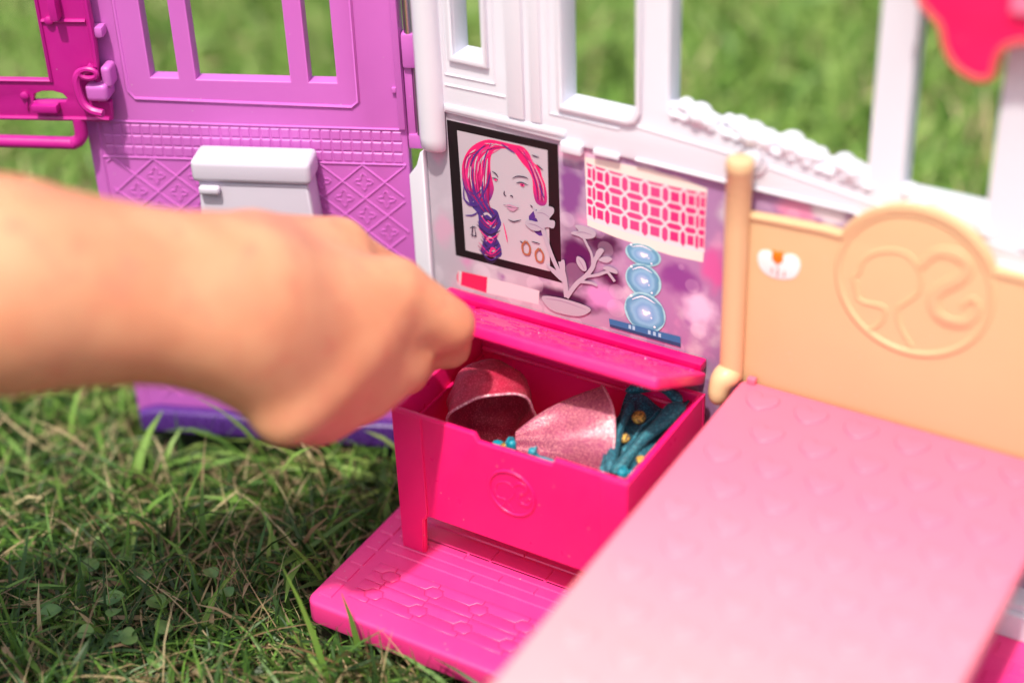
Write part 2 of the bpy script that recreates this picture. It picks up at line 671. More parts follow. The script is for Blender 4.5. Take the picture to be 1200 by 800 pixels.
def lathe(profile, axis_o, axis=(0, 0, 1), seg=24):
    a = np.array(axis, float)
    a /= np.linalg.norm(a)
    ref = np.array([1.0, 0, 0]) if abs(a[0]) < .9 else np.array([0, 1.0, 0])
    u = np.cross(a, ref)
    u /= np.linalg.norm(u)
    w = np.cross(a, u)
    V, F_ = [], []
    for (r, h) in profile:
        for k in range(seg):
            t = 2 * math.pi * k / seg
            V.append(np.array(axis_o, float) + a * h + r * (math.cos(t) * u + math.sin(t) * w))
    for i in range(len(profile) - 1):
        for k in range(seg):
            l = (k + 1) % seg
            F_.append((i * seg + k, i * seg + l, (i + 1) * seg + l, (i + 1) * seg + k))
    F_.append(tuple(range(seg - 1, -1, -1)))
    F_.append(tuple((len(profile) - 1) * seg + k for k in range(seg)))
    return np.array(V), F_


def smin(a, b_, k):
    h = np.clip(0.5 + 0.5 * (b_ - a) / k, 0, 1)
    return b_ * (1 - h) + a * h - k * h * (1 - h)


def capsule_sdf(P, a, b_, ra, rb):
    a, b_ = np.array(a, float), np.array(b_, float)
    ab = b_ - a
    t = np.clip(((P - a) @ ab) / (ab @ ab), 0, 1)
    return np.linalg.norm(P - a - t[..., None] * ab, axis=-1) - (ra + (rb - ra) * t)


def surface_net(fn, lo, hi, h):
    """a closed quad surface around fn < 0 (one vertex in each cell that the surface crosses)"""
    lo, hi = np.array(lo, float), np.array(hi, float)
    n = np.ceil((hi - lo) / h).astype(int) + 1
    ax = [lo[i] + h * np.arange(n[i]) for i in range(3)]
    D = np.empty(n)
    X, Y = np.meshgrid(ax[0], ax[1], indexing='ij')
    for k in range(n[2]):
        D[:, :, k] = fn(np.stack([X, Y, np.full_like(X, ax[2][k])], -1))
    ins = D < 0
    acc = np.zeros(tuple(n - 1) + (3,))
    cnt = np.zeros(tuple(n - 1))
    I = np.stack(np.meshgrid(*[np.arange(q) for q in n], indexing='ij'), -1).astype(float)
    cross = []
    for d in range(3):
        s0 = [slice(None)] * 3
        s1 = [slice(None)] * 3
        s0[d] = slice(0, -1)
        s1[d] = slice(1, None)
        a, b_ = D[tuple(s0)], D[tuple(s1)]
        c_ = (a < 0) != (b_ < 0)
        t = np.where(c_, a / np.where(c_, a - b_, 1), 0)
        p = I[tuple(s0)].copy()
        p[..., d] += t
        cross.append(c_)
        o1, o2 = [q for q in range(3) if q != d]
        sh = c_.shape
        for e1 in (0, 1):
            for e2 in (0, 1):
                # the cells that share this edge
                src = [slice(None)] * 3
                dst = [slice(None)] * 3
                for o_, e_ in ((o1, e1), (o2, e2)):
                    src[o_] = slice(e_, sh[o_] - 1 + e_)
                    dst[o_] = slice(0, sh[o_] - 1)
                m_ = c_[tuple(src)]
                acc[tuple(dst)] += p[tuple(src)] * m_[..., None]
                cnt[tuple(dst)] += m_
    has = cnt > 0
    idx = -np.ones(has.shape, int)
    idx[has] = np.arange(has.sum())
    V = lo + h * acc[has] / cnt[has][:, None]
    F_ = []
    for d in range(3):
        o1, o2 = [(1, 2), (2, 0), (0, 1)][d]
        c_ = cross[d].copy()
        for o_ in (o1, o2):
            sl = [slice(None)] * 3
            sl[o_] = 0
            c_[tuple(sl)] = False
            sl[o_] = -1
            c_[tuple(sl)] = False
        w = np.argwhere(c_)
        e1 = np.zeros(3, int)
        e2 = np.zeros(3, int)
        e1[o1] = 1
        e2[o2] = 1
        q = np.stack([idx[tuple((w - e1 - e2).T)], idx[tuple((w - e2).T)], idx[tuple(w.T)], idx[tuple((w - e1).T)]], 1)
        flip = ~ins[tuple(w.T)]
        q[flip] = q[flip][:, ::-1]
        F_.append(q)
    return V, np.concatenate(F_)


def ellipsoids_net(items, k, h, pad=0.2):
    """smoothly merged ellipsoids (centre, radii)"""
    C_ = np.array([c for c, r in items], float)
    R_ = np.array([r if not np.isscalar(r) else (r, r, r) for c, r in items], float)

    def fn(P):
        d = None
        for c, r in zip(C_, R_):
            e = (np.linalg.norm((P - c) / r, axis=-1) - 1) * r.min()
            d = e if d is None else smin(d, e, k)
        return d
    return surface_net(fn, (C_ - R_).min(0) - pad, (C_ + R_).max(0) + pad, h)


# ------------------------------------------------------------------ ground
GZ = -2.1
gv = [(-6000, -6000, GZ), (6000, -6000, GZ), (6000, 6000, GZ), (-6000, 6000, GZ)]
gr = add('ground', (gv, [(0, 1, 2, 3)]), 'soil', smooth=False)
gr['kind'] = 'structure'

# ------------------------------------------------------------------ the doll house
house = thing('doll_house', 'open plastic doll house with white window wall, orchid wing and pink floor', 'doll house', (8, -4, -1))

# lower wall, behind the printed card
add('wall_panel', plate([rect(-2.42, 24, -1, 14.6)], 0.75, 0.05, wallf(0.82)), 'white', house)
# upper wall: one moulding with window openings
up_out = [(-2.45, 13.9), (9, 13.62), (13.3, 13.6), (16, 13.12), (24, 12.6), (24, 27), (-2.45, 27)]
hole_a = rect(-0.92, 0.2, 16.13, 24.5)
hole_b = [(3.25, 15.2), (5.45, 15.19), (5.72, 15.3), (5.9, 15.68), (5.9, 24.5), (3.25, 24.5)]
hole_c = [(7.02, 15.75), (13.68, 14.72), (13.68, 24.5), (7.02, 24.5)]
hole_d = [(14.78, 14.55), (17.37, 14.05), (17.37, 24.5), (14.78, 24.5)]
hole_e = [(18.6, 13.9), (23.2, 13.4), (23.2, 24.5), (18.6, 24.5)]
uw = add('window_wall', plate([up_out, hole_a, hole_b, hole_c, hole_d, hole_e], 0.9, 0.06, wallf(0.8)), 'white', house)


def grow(pts, d):
    c = np.mean(pts, 0)
    return [(p[0] + d * (1 if p[0] > c[0] else -1), p[1] + d * (1 if p[1] > c[1] else -1)) for p in pts]


for h_, d_ in ((hole_a, 0.22), (hole_b, 0.2)):
    add('window_trim', plate([grow(h_, d_), grow(h_, 0.012)], 0.16, 0.05, wallf(-0.085)), 'white', uw)
add('panel_ridge', join(ribs([[(-1.35, 24.6), (-1.35, 15.35), (0.62, 15.38), (0.62, 24.6)]], 0.05, wallf(-0.1)),
                        ribs([[(-1.38, 14.95), (1.0, 14.98)]], 0.045, wallf(-0.1)),
                        ribs([[(2.7, 24.6), (2.7, 14.75), (5.3, 14.72)]], 0.045, wallf(-0.1))), 'white', uw)
add('pilaster', rbox(1.1, 1.75, -0.2, -0.05, 14.3, 25, 0.05), 'white', uw)
add('pilaster', rbox(1.98, 2.4, -0.17, -0.05, 14.3, 25, 0.05), 'white', uw)
add('ledge', rbox(-1.45, 3.3, -0.17, -0.05, 14.0, 14.22, 0.05), 'white', uw)
add('clip_tab', rbox(3.15, 3.95, -0.3, -0.03, 13.5, 13.86, 0.06), 'white', uw)
add('clip_tab', rbox(4.35, 5.3, -0.2, -0.03, 13.62, 13.8, 0.04), 'white', uw)
add('rail_lip', join(tube([(5.9, -.14, 13.78), (9, -.14, 13.72), (13.3, -.14, 13.7), (16, -.14, 13.22), (24, -.14, 12.7)], 0.05, 8),
                     tube([(5.9, -.1, 14.95), (9, -.1, 14.75), (13.3, -.1, 14.2), (24, -.1, 12.95)], 0.04, 8)), 'white', uw)
add('boss', join(lathe([(0.0, 0.02), (0.30, 0.02), (0.34, 0.0), (0.36, -0.2)], (9.95, -0.28, 14.72), (0, -1, 0), 28),
                 tube([(9.95 + .47 * math.cos(t), -.14, 14.72 + .47 * math.sin(t)) for t in np.linspace(0, 2 * math.pi, 28, endpoint=False)], 0.09, 8, True)), 'white', uw)
# moulded lace along the top of the rail
items = []
lx = [7.2, 13.5, 17.3, 24.0]
lz = [15.84, 14.87, 14.2, 13.4]
x = 7.15
k = 0
while x < 24:
    z = float(np.interp(x, lx, lz))
    if not (13.75 < x < 14.7 or 17.45 < x < 18.5):
        r = random.uniform(0.24, 0.40) if k % 4 else random.uniform(.15, .2)
        items.append(((x, 0.2 + random.uniform(-.18, .12), z + random.uniform(-0.06, 0.16)), (r * 1.1, r * 1.25, r)))
        items.append(((x + .1, -0.02, z - 0.2), (0.22, 0.22, 0.12)))
    x += random.uniform(0.34, 0.55)
    k += 1
v, f = ellipsoids_net(items, 0.06, 0.055)
add('lace_trim', (v, f), 'white', uw, auto=80)
# half-round corner post and the edge strip below it
pv = [(-2.42, 0.0), (-2.40, 0.28), (-2.2, 0.48), (-1.95, 0.52), (-1.68, 0.44), (-1.5, 0.2), (-1.48, 0.0)]
pz = [27, 12.95, 12.55, 12.4]
V_, F_ = [], []
for j, z in enumerate(pz):
    for (a, c) in pv:
        q = 1.0 if j < 2 else (0.92 if j == 2 else 0.62)
        V_.append((-1.95 + (a + 1.95) * (q * .3 + .7), -0.1 - c * q, z))
n_ = len(pv)
for j in range(3):
    for i in range(n_ - 1):
        F_.append((j * n_ + i, j * n_ + i + 1, (j + 1) * n_ + i + 1, (j + 1) * n_ + i))
F_.append(tuple(3 * n_ + i for i in range(n_)))
add('corner_post', (V_, F_), 'white', uw, auto=50)
add('edge_strip', plate([[(-3.15, -1), (-2.47, -1), (-2.47, 12.2), (-2.62, 12.1), (-2.8, 11.55), (-3.15, 11.1)]], 0.7, 0.08, wallf(0.55)), 'white', uw)
add('skirting', rbox(9.3, 24, -1.12, 0.05, 0.004, 1.0, 0.08), 'white', house)
add('skirting_moulding', rbox(9.3, 24, -0.9, 0.03, 1.003, 1.3, 0.08), 'white', house)

# the printed card and the pictures printed on it
card = add('printed_backdrop', plate([rect(-2.4, 24, 1.0, 13.98)], 0.05, 0.012, wallf(0.065)), 'backdrop', house)
M['p_black'] = flat('print_black', srgb(22, 10, 18))
M['p_paper'] = flat('print_paper', srgb(178, 165, 178))
M['p_ink'] = flat('print_ink', srgb(52, 32, 62))
M['p_plum'] = flat('print_plum', srgb(76, 42, 122))
M['p_hairdark'] = flat('print_hair_dark', srgb(150, 16, 86))
M['p_lip'] = flat('print_lip', srgb(178, 132, 160))
M['p_pinkink'] = flat('print_pink_ink', srgb(214, 40, 120))
M['p_gold'] = flat('print_gold', srgb(156, 92, 70))
M['p_leaf'] = flat('print_pale_leaf', srgb(164, 156, 172))
M['p_leafshade'] = flat('print_leaf_vein', srgb(140, 118, 146))
M['p_cream'] = flat('print_cream', srgb(224, 212, 206))
M['p_shadepink'] = flat('print_shade_pink', srgb(222, 44, 116))
M['p_shadepale'] = flat('print_shade_pale_pink', srgb(212, 66, 128))
M['p_shadewhite'] = flat('print_shade_white', srgb(228, 206, 216))
M['p_red'] = flat('print_red', srgb(212, 30, 84))
M['p_white'] = flat('print_white', srgb(202, 186, 197))
M['p_glass1'] = flat('print_glass_rim', srgb(120, 182, 196))
M['p_glass2'] = flat('print_glass_blue', srgb(84, 148, 184))
M['p_glass3'] = flat('print_glass_light', srgb(148, 190, 214))
M['p_glass4'] = flat('print_glass_lilac', srgb(168, 186, 218))
M['p_glint'] = flat('print_glint', srgb(238, 240, 246))
M['p_base'] = flat('print_base_blue', srgb(46, 104, 152))
M['p_basedark'] = flat('print_base_dark', srgb(24, 66, 104))
# hair ink runs from hot pink at the crown to plum at the plait
m, nt, b = newmat('print_hair')
N, L = nt.nodes, nt.links
geo = N.new('ShaderNodeNewGeometry')
sep = N.new('ShaderNodeSeparateXYZ')
L.new(geo.outputs['Position'], sep.inputs[0])
ad = N.new('ShaderNodeMath')
ad.operation = 'MULTIPLY_ADD'
ad.inputs[1].default_value = 0.006
L.new(noise(260, 4), ad.inputs[0])
L.new(sep.outputs['Z'], ad.inputs[2])
c = ramp(ad.outputs[0], srgb(66, 44, 122), srgb(218, 24, 104), 0.107, 0.1255)
L.new(c, b.inputs['Base Color'])
b.inputs['Roughness'].default_value = 0.45
M['p_hair'] = m


class Print:
    """flat shapes printed one over another on the card"""

    def __init__(self):
        self.V, self.F, self.m, self.mats, self.k = [], [], [], [], 0

    def poly(self, pts, mat, sm=0):
        if sm:
            pts = smooth_line(pts, sm, True)
        self.k += 1
        y = 0.0125 - 0.0003 * self.k
        n = len(self.V)
        from mathutils.geometry import tessellate_polygon
        tri = tessellate_polygon([[Vector((p[0], p[1], 0)) for p in pts]])
        self.V += [(p[0], y, p[1]) for p in pts]
        if mat not in self.mats:
            self.mats.append(mat)
        for t in tri:
            a, b_, c_ = (np.array(pts[i]) for i in t)
            cr_ = (b_ - a)[0] * (c_ - a)[1] - (b_ - a)[1] * (c_ - a)[0]
            self.F.append(tuple(n + i for i in (t if cr_ > 0 else t[::-1])))
            self.m.append(self.mats.index(mat))
        return self

    def stroke(self, pts, w, mat, n=6, taper=True):
        P = smooth_line(pts, n)
        T = np.gradient(P, axis=0)
        T /= np.linalg.norm(T, axis=1)[:, None] + 1e-9
        Nn = np.column_stack([-T[:, 1], T[:, 0]])
        t = np.linspace(0, 1, len(P))
        ww = w / 2 * (np.sin(np.pi * (0.08 + 0.84 * t)) if taper else np.ones(len(P)))
        return self.poly(list(map(tuple, P + Nn * ww[:, None])) + list(map(tuple, (P - Nn * ww[:, None])[::-1])), mat)

    def build(self, name, parent):
        return add(name, (self.V, self.F), self.mats, parent, smooth=False, fm=self.m)


# portrait of a woman with a pink plait in a black frame
p = Print()
p.poly([(-1.44, 8.18), (2.95, 8.22), (2.92, 13.59), (-1.48, 13.56)], 'p_black')
p.poly([(-1.0, 8.5), (2.49, 8.56), (2.51, 13.28), (-1.08, 13.24)], 'p_paper')
hair = [(-0.92, 12.04), (-0.68, 12.54), (-0.3, 12.92), (0.18, 13.17), (0.69, 13.2), (1.2, 13.2), (1.55, 13.2), (1.79, 13.0), (1.93, 12.7), (2.18, 12.56),
        (2.27, 12.24), (2.38, 11.97), (2.45, 11.5), (2.39, 11.19), (2.19, 11.09), (1.99, 11.19), (1.9, 11.56), (1.88, 12.05), (1.72, 12.36), (1.48, 12.59),
        (1.23, 12.88), (1.04, 12.98), (0.68, 12.93), (0.39, 12.78), (0.25, 12.51), (0.21, 12.06), (0.26, 11.67), (0.32, 11.28), (0.17, 10.85), (0.0, 10.6),
        (0.16, 10.52), (0.41, 10.45), (0.51, 10.17), (0.55, 9.92), (0.32, 9.45), (0.49, 9.08), (0.46, 8.6), (-0.32, 8.56), (-0.3, 8.87), (-0.17, 9.32),
        (-0.39, 9.58), (-0.39, 10.1), (-0.69, 10.43), (-0.83, 10.81), (-0.95, 11.18), (-0.98, 11.57)]
p.poly(hair, 'p_hair', 3)
p.poly([(1.69, 10.56), (2.03, 10.92), (1.94, 10.57), (2.19, 10.44), (2.22, 9.92), (1.95, 9.95), (1.78, 10.23)], 'p_plum', 2)
for q, w in (([(-0.74, 11.43), (-0.54, 12.18), (-0.1, 12.77)], .09), ([(-0.49, 11.19), (-0.29, 12.04), (0.16, 12.73)], .10), ([(-0.3, 10.83), (-0.05, 11.7), (0.12, 12.43)], .08),
             ([(-0.83, 11.82), (-0.64, 12.36), (-0.36, 12.67)], .07), ([(-0.58, 10.56), (-0.17, 11.27), (0.11, 11.84)], .07), ([(0.02, 12.99), (0.48, 13.05), (0.99, 13.07)], .04),
             ([(1.74, 12.94), (2.02, 12.38), (2.16, 11.82)], .05), ([(1.97, 12.27), (2.21, 11.83), (2.3, 11.36)], .06), ([(-0.25, 10.05), (-0.02, 10.25), (0.2, 10.1)], .1),
             ([(-0.05, 9.9), (0.2, 9.75), (0.33, 9.9)], .09), ([(-0.12, 9.1), (0.05, 9.3), (0.22, 9.25)], .1), ([(0.0, 8.75), (0.2, 8.8), (0.3, 9.0)], .08), ([(-0.8, 11.3), (-0.7, 10.9), (-0.55, 10.7)], .09)):
    p.stroke(q, w, 'p_paper')
rs = random.Random(3)
for k in range(26):
    t = k / 25
    a = (0.95 - .75 * rs.random(), 13.1 - .1 * rs.random())
    m1 = (-.62 + .8 * t + rs.uniform(-.05, .05), 12.35 + .1 * rs.random())
    m2 = (-.86 + .95 * t + rs.uniform(-.06, .06), 11.6)
    e_ = (-.6 + .62 * t, 10.75 - .1 * rs.random())
    p.stroke([a, m1, m2, e_][rs.randint(0, 1):], rs.uniform(.025, .055), ('p_hairdark', 'p_pinkink', 'p_plum', 'p_pinkink', 'p_hairdark', 'p_paper')[k % 6], 5)
for k in range(10):
    a = (1.3 + .3 * rs.random(), 13.1)
    p.stroke([a, (1.75 + .25 * k / 10, 12.6), (1.98 + .36 * k / 10, 11.9), (2.05 + .3 * k / 10, 11.3)], rs.uniform(.02, .045), ('p_pinkink', 'p_plum', 'p_hairdark', 'p_pinkink', 'p_paper')[k % 5], 5)
for k in range(14):
    z_ = 10.4 - k * .14
    p.stroke([(-.36 + .1 * math.sin(k), z_), (.05, z_ - .28 - .1 * rs.random()), (.45 - .08 * math.sin(k), z_ + .02)], .05, ('p_plum', 'p_ink', 'p_pinkink', 'p_hairdark')[k % 4], 5)
for k in range(9):
    t = k / 8
    p.stroke([(-.95 + 1.1 * t, 11.5 - .1 * rs.random()), (-.86 + .95 * t, 11.0), (-.5 + .6 * t, 10.62), (-.25 + .55 * t, 10.3)], rs.uniform(.05, .1), ('p_plum', 'p_hair', 'p_hairdark')[k % 3], 5)
for q in ([(0.0, 9.98), (0.22, 9.9), (0.38, 10.08)], [(-0.1, 9.22), (0.12, 9.12), (0.3, 9.3)], [(0.02, 8.62), (0.15, 8.9), (0.3, 8.85)], [(-.3, 12.2), (-.1, 12.7), (.4, 12.95)], [(1.55, 13.1), (1.85, 12.8), (2.0, 12.45)]):
    p.stroke(q, .09, 'p_pinkink')
for q in ([(-0.92, 11.09), (-0.9, 10.59), (-0.48, 10.43)], [(-0.98, 10.66), (-0.75, 10.42), (-0.37, 10.51), (-0.1, 10.73)], [(-0.93, 9.96), (-0.61, 10.04), (-0.33, 10.26)],
          [(-0.59, 11.97), (-0.37, 12.47), (0.07, 12.96)], [(-0.37, 10.61), (0.04, 11.32), (0.22, 11.96)], [(-0.77, 11.03), (-0.46, 10.9), (-0.18, 11.17)],
          [(-0.34, 10.0), (-0.05, 9.56), (0.29, 9.96), (0.46, 10.31)], [(-0.27, 9.3), (0.03, 8.96), (0.37, 9.46)], [(-0.26, 8.57), (0.08, 8.97), (0.45, 8.86)], [(2.16, 11.92), (2.35, 11.42)],
          [(0.7, 13.15), (1.0, 13.0), (1.25, 12.9)]):
    p.stroke(q, .06, 'p_plum')
p.stroke([(0.66, 10.05), (0.76, 9.56), (0.79, 9.31)], .05, 'p_pinkink')
for q in ([(1.89, 12.98), (2.19, 12.95)], [(2.08, 12.68), (2.33, 12.5)], [(0.28, 11.99), (0.43, 11.93), (0.53, 11.81)], [(1.09, 11.89), (1.3, 12.03), (1.61, 12.07), (1.74, 12.02)],
          [(0.26, 11.72), (0.4, 11.74), (0.52, 11.71)], [(1.24, 11.75), (1.45, 11.83), (1.73, 11.79)], [(0.76, 11.34), (0.74, 11.2), (0.83, 11.16)], [(0.85, 10.25), (1.08, 10.21), (1.4, 10.36)],
          [(1.78, 11.04), (1.88, 10.96)], [(0.69, 10.77), (0.95, 10.80), (1.16, 10.78), (1.33, 10.81)], [(-0.75, 9.49), (-0.58, 9.58), (-0.47, 9.56)], [(-0.63, 9.62), (-0.68, 9.14)],
          [(-0.55, 9.54), (-0.52, 9.23), (-0.74, 9.23)], [(1.31, 9.5), (1.52, 9.4)], [(1.78, 9.6), (2.14, 9.59)], [(0.98, 11.19), (1.05, 11.22), (1.1, 11.16)]):
    p.stroke(q, .045, 'p_ink')
p.poly([(0.74, 10.77), (0.95, 10.87), (1.05, 10.85), (1.16, 10.85), (1.31, 10.81), (1.15, 10.77), (0.95, 10.78)], 'p_lip')
p.poly([(0.8, 10.74), (1.04, 10.75), (1.28, 10.78), (1.1, 10.62), (0.95, 10.62)], 'p_lip')
p.poly(circle(1.49, 11.745, .09, 14, .055), 'p_pinkink')
p.poly(circle(1.49, 11.745, .035, 10), 'p_ink')
p.poly(circle(0.42, 11.69, .06, 12, .04), 'p_pinkink')
for gx, gz in ((1.56, 9.29), (2.09, 9.13)):
    p.stroke([(gx, gz + .27), (gx - .15, gz + .05), (gx - .1, gz - .24), (gx + .1, gz - .24), (gx + .16, gz + .05), (gx + .02, gz + .27)], .08, 'p_gold', 6, False)
p.build('portrait_print', card)

# pale cut-paper rose with leaves in a dish
p = Print()
p.k = 150
for q, w in (([(3.16, 7.7), (3.09, 8.42), (2.95, 9.1)], .2), ([(3.09, 8.31), (2.69, 9.04), (2.4, 9.78), (2.26, 10.25)], .17), ([(3.16, 7.7), (3.55, 8.35), (3.93, 8.78), (4.19, 9.17), (4.3, 9.52), (4.51, 9.89)], .16),
             ([(4.21, 9.23), (4.18, 9.7), (3.99, 10.07), (3.84, 10.34)], .1), ([(3.87, 8.74), (4.4, 8.96), (4.76, 9.17), (4.92, 9.05), (5.07, 8.88)], .11), ([(3.66, 8.49), (4.13, 8.57), (4.39, 8.53)], .11)):
    p.stroke(q, w, 'p_leaf', 6, False)
for q in ([(1.91, 10.97), (2.08, 10.86), (2.34, 11.12), (2.69, 11.18), (2.72, 10.97), (2.53, 10.67), (2.75, 10.66), (2.7, 10.36), (2.42, 10.34), (2.11, 10.11), (1.8, 10.08), (1.55, 10.27), (1.71, 10.44), (2.07, 10.46), (1.97, 10.68)],
          [(2.38, 8.85), (2.48, 8.67), (2.88, 8.36), (3.09, 8.31), (2.84, 8.66)], [(2.95, 9.1), (3.1, 9.2), (3.12, 8.74), (3.01, 8.81)],
          [(3.69, 10.51), (3.54, 10.68), (3.85, 10.76), (4.31, 10.67), (4.29, 10.41), (3.89, 10.25), (3.68, 10.3), (3.39, 10.33), (3.48, 10.44)], [(3.82, 8.97), (3.59, 9.22), (3.62, 9.5), (3.88, 9.41), (3.98, 9.06)],
          [(4.3, 9.52), (4.35, 9.85), (4.51, 10.05), (4.66, 10.01), (4.56, 9.8), (4.38, 9.52)], [(4.45, 9.56), (4.61, 9.73), (4.87, 9.8), (4.97, 9.72), (4.76, 9.54)], [(4.61, 9.28), (4.81, 9.42), (5.12, 9.37), (5.17, 9.22), (4.92, 9.21)],
          [(2.2, 7.5), (3.0, 7.62), (3.95, 7.58), (4.1, 7.4), (3.6, 7.05), (2.65, 6.98), (2.25, 7.2)]):
    p.poly(q, 'p_leaf', 3)
for q in ([(2.05, 10.8), (2.3, 10.85), (2.55, 10.75)], [(1.7, 10.3), (2.0, 10.3), (2.3, 10.2)], [(3.6, 10.42), (3.85, 10.5), (4.2, 10.48)], [(3.66, 9.4), (3.8, 9.2), (3.9, 9.02)], [(2.3, 7.42), (3.0, 7.5), (3.95, 7.42)]):
    p.stroke(q, .035, 'p_leafshade')
p.build('rose_print', card)

# rolled paper lying on the shelf line
p = Print()
p.poly([(-1.22, 7.56), (-0.13, 7.61), (-0.2, 6.93), (-1.3, 6.96)], 'p_red')
p.poly([(-0.13, 7.61), (2.03, 7.64), (1.98, 7.05), (-0.2, 6.93)], 'p_white')
p.poly([(-1.4, 7.54), (-1.22, 7.56), (-1.3, 6.96), (-1.46, 6.98)], 'p_white', 0)
p.stroke([(-1.36, 7.5), (-1.42, 7.25), (-1.38, 7.0)], .06, 'p_red')
p.build('paper_roll_print', card)

# table lamp: patterned drum shade on stacked glass balls
p = Print()
p.poly([(3.93, 13.36), (5.0, 13.42), (6.2, 13.45), (7.4, 13.4), (8.4, 13.23), (8.33, 10.49), (7.2, 10.44), (6.13, 10.50), (5.0, 10.61), (4.0, 10.78)], 'p_cream')


def sh(u, v):      # u round the drum -1..1, v up 0..1
    xx = 6.18 + 2.2 * math.sin(u * 1.35) / math.sin(1.35)
    return (xx, 10.96 + (2.06 + .02 * xx) * v - 0.035 * (xx - 6.2) - .1 * (1 - u * u))


p.poly([sh(u, 0) for u in np.linspace(-1, 1, 15)] + [sh(u, 1) for u in np.linspace(1, -1, 15)], 'p_shadewhite')
cw, ch = 2 / 8.0, 1 / 3.0
for i in range(8):
    for j in range(3):
        u0, v0 = -1 + (i + .5) * cw, (j + .5) * ch
        dark = 'p_shadepink' if (i > 4 or i < 2) else 'p_shadepale'

        def pg(pts, mt):
            p.poly([sh(max(-.995, min(.995, u0 + a * cw)), max(.006, min(.994, v0 + c_ * ch))) for a, c_ in pts], mt)
        pg([(-.23, -.24), (.23, -.24), (.23, .24), (-.23, .24)], dark)
        pg([(.5, .39), (.35, .23), (.35, -.23), (.5, -.39), (.65, -.23), (.65, .23)], dark)
        pg([(-.44, .5), (-.26, .36), (.26, .36), (.44, .5), (.26, .64), (-.26, .64)], dark)
def bead_print(name, cx, cz, rx, rz):
    """printed picture of a glass ball: bright rim, dark ring, pale wavy middle"""
    global N, L, geo
    m, nt, b = newmat(name)
    N, L = nt.nodes, nt.links
    geo = N.new('ShaderNodeNewGeometry')
    mp = N.new('ShaderNodeMapping')
    mp.inputs['Location'].default_value = (-cx / rx, 0, -cz / rz)
    mp.inputs['Scale'].default_value = (1 / (rx * S), 0, 1 / (rz * S))
    L.new(geo.outputs['Position'], mp.inputs[0])
    ln = N.new('ShaderNodeVectorMath')
    ln.operation = 'LENGTH'
    L.new(mp.outputs[0], ln.inputs[0])
    ad = N.new('ShaderNodeMath')
    ad.operation = 'MULTIPLY_ADD'
    ad.inputs[1].default_value = .34
    L.new(noise(190, 3, (cz, 0, 1)), ad.inputs[0])
    L.new(ln.outputs['Value'], ad.inputs[2])
    cr = N.new('ShaderNodeValToRGB')
    E_ = cr.color_ramp.elements
    E_[0].position, E_[0].color = .12, srgb(206, 214, 232)
    E_[1].position, E_[1].color = 1.17, srgb(140, 200, 208)
    E_[1].position = 1.0
    for q, c in ((.3, srgb(150, 186, 218)), (.5, srgb(104, 160, 200)), (.64, srgb(120, 178, 206)), (.76, srgb(86, 150, 182)), (.88, srgb(74, 140, 168)), (.95, srgb(150, 208, 214))):
        e = E_.new(q)
        e.color = c
    sc_ = N.new('ShaderNodeMath')
    sc_.operation = 'MULTIPLY'
    sc_.inputs[1].default_value = .84
    L.new(ad.outputs[0], sc_.inputs[0])
    L.new(sc_.outputs[0], cr.inputs[0])
    L.new(cr.outputs[0], b.inputs['Base Color'])
    b.inputs['Roughness'].default_value = .45
    M[name] = m


for (cx, cz, rx, rz) in ((6.13, 10.2, .67, .42), (6.15, 9.2, .68, .65), (6.22, 7.95, .79, .79)):
    top = 10.6 if cz > 10 else 99
    cl = lambda pts: [(a, min(c_, top)) for a, c_ in pts]
    bead_print('bead%d' % int(cz), cx, cz, rx, rz)
    p.poly(cl(circle(cx, cz, rx, 40, rz)), 'bead%d' % int(cz))
    for dx, dz, rr_ in ((.02, -.02, .09), (.12, .02, .06), (-.05, .05, .04), (.2, -.12, .03), (-.42, .42, .05), (.3, -.38, .04)):
        p.poly(cl(circle(cx + dx * rx * 1.6, cz + dz * rz * 1.6, rr_ * rx * 1.3, 12)), 'p_glint')
    p.stroke(cl([(cx - rx * .62, cz + rz * .5), (cx - rx * .1, cz + rz * .78), (cx + rx * .5, cz + rz * .6)]), .06 * rx, 'p_glint')
p.poly([(4.83, 7.3), (7.58, 7.36), (7.6, 6.95), (4.87, 6.98)], 'p_base')
p.poly([(4.87, 7.08), (7.59, 7.1), (7.6, 6.95), (4.87, 6.98)], 'p_basedark')
for a in (5.6, 5.75, 6.35, 6.55, 6.75):
    p.poly([(a, 7.12), (a + .1, 7.12), (a + .1, 7.28), (a, 7.28)], 'p_glass3')
p.build('table_lamp_print', card)

# shelf below the print
shelf = add('shelf', join(rbox(-1.75, 8.6, -0.5, -0.02, 6.42, 6.8, 0.08)), 'shelfpink', house)
add('shelf_clip', rbox(-1.25, -0.3, -0.95, -0.52, 6.3, 6.62, 0.06), 'shelfpink', shelf)
add('shelf_clip', rbox(7.6, 8.4, -0.95, -0.52, 6.3, 6.62, 0.06), 'shelfpink', shelf)

# floor plate with its moulded boards and tiles
fl = add('floor_plate', plate([rect(-1.46, 24, -10.6, -0.7, 0.45, 5)], 1.0, 0.16, floorf(-1.0), 3), 'floorpink', house)


def chip(name, pts, h, bev, zt):
    """one raised tile as shared mesh data around its own middle"""
    c = np.mean(pts, 0)
    n = len(pts)
    V_ = [(p_[0] - c[0], p_[1] - c[1], 0) for p_ in pts]
    ins_ = []
    for p_ in pts:
        d_ = np.array(p_) - c
        s_ = np.maximum(np.abs(d_) - bev, 0) / np.maximum(np.abs(d_), 1e-6)
        ins_.append((d_[0] * s_[0], d_[1] * s_[1], h))
    V_ += ins_
    F_ = [tuple(range(n, 2 * n))] + [(i, (i + 1) % n, n + (i + 1) % n, n + i) for i in range(n)]
    me = bpy.data.meshes.new(name)
    me.from_pydata([tuple(np.array(q) * S) for q in V_], [], F_)
    return me


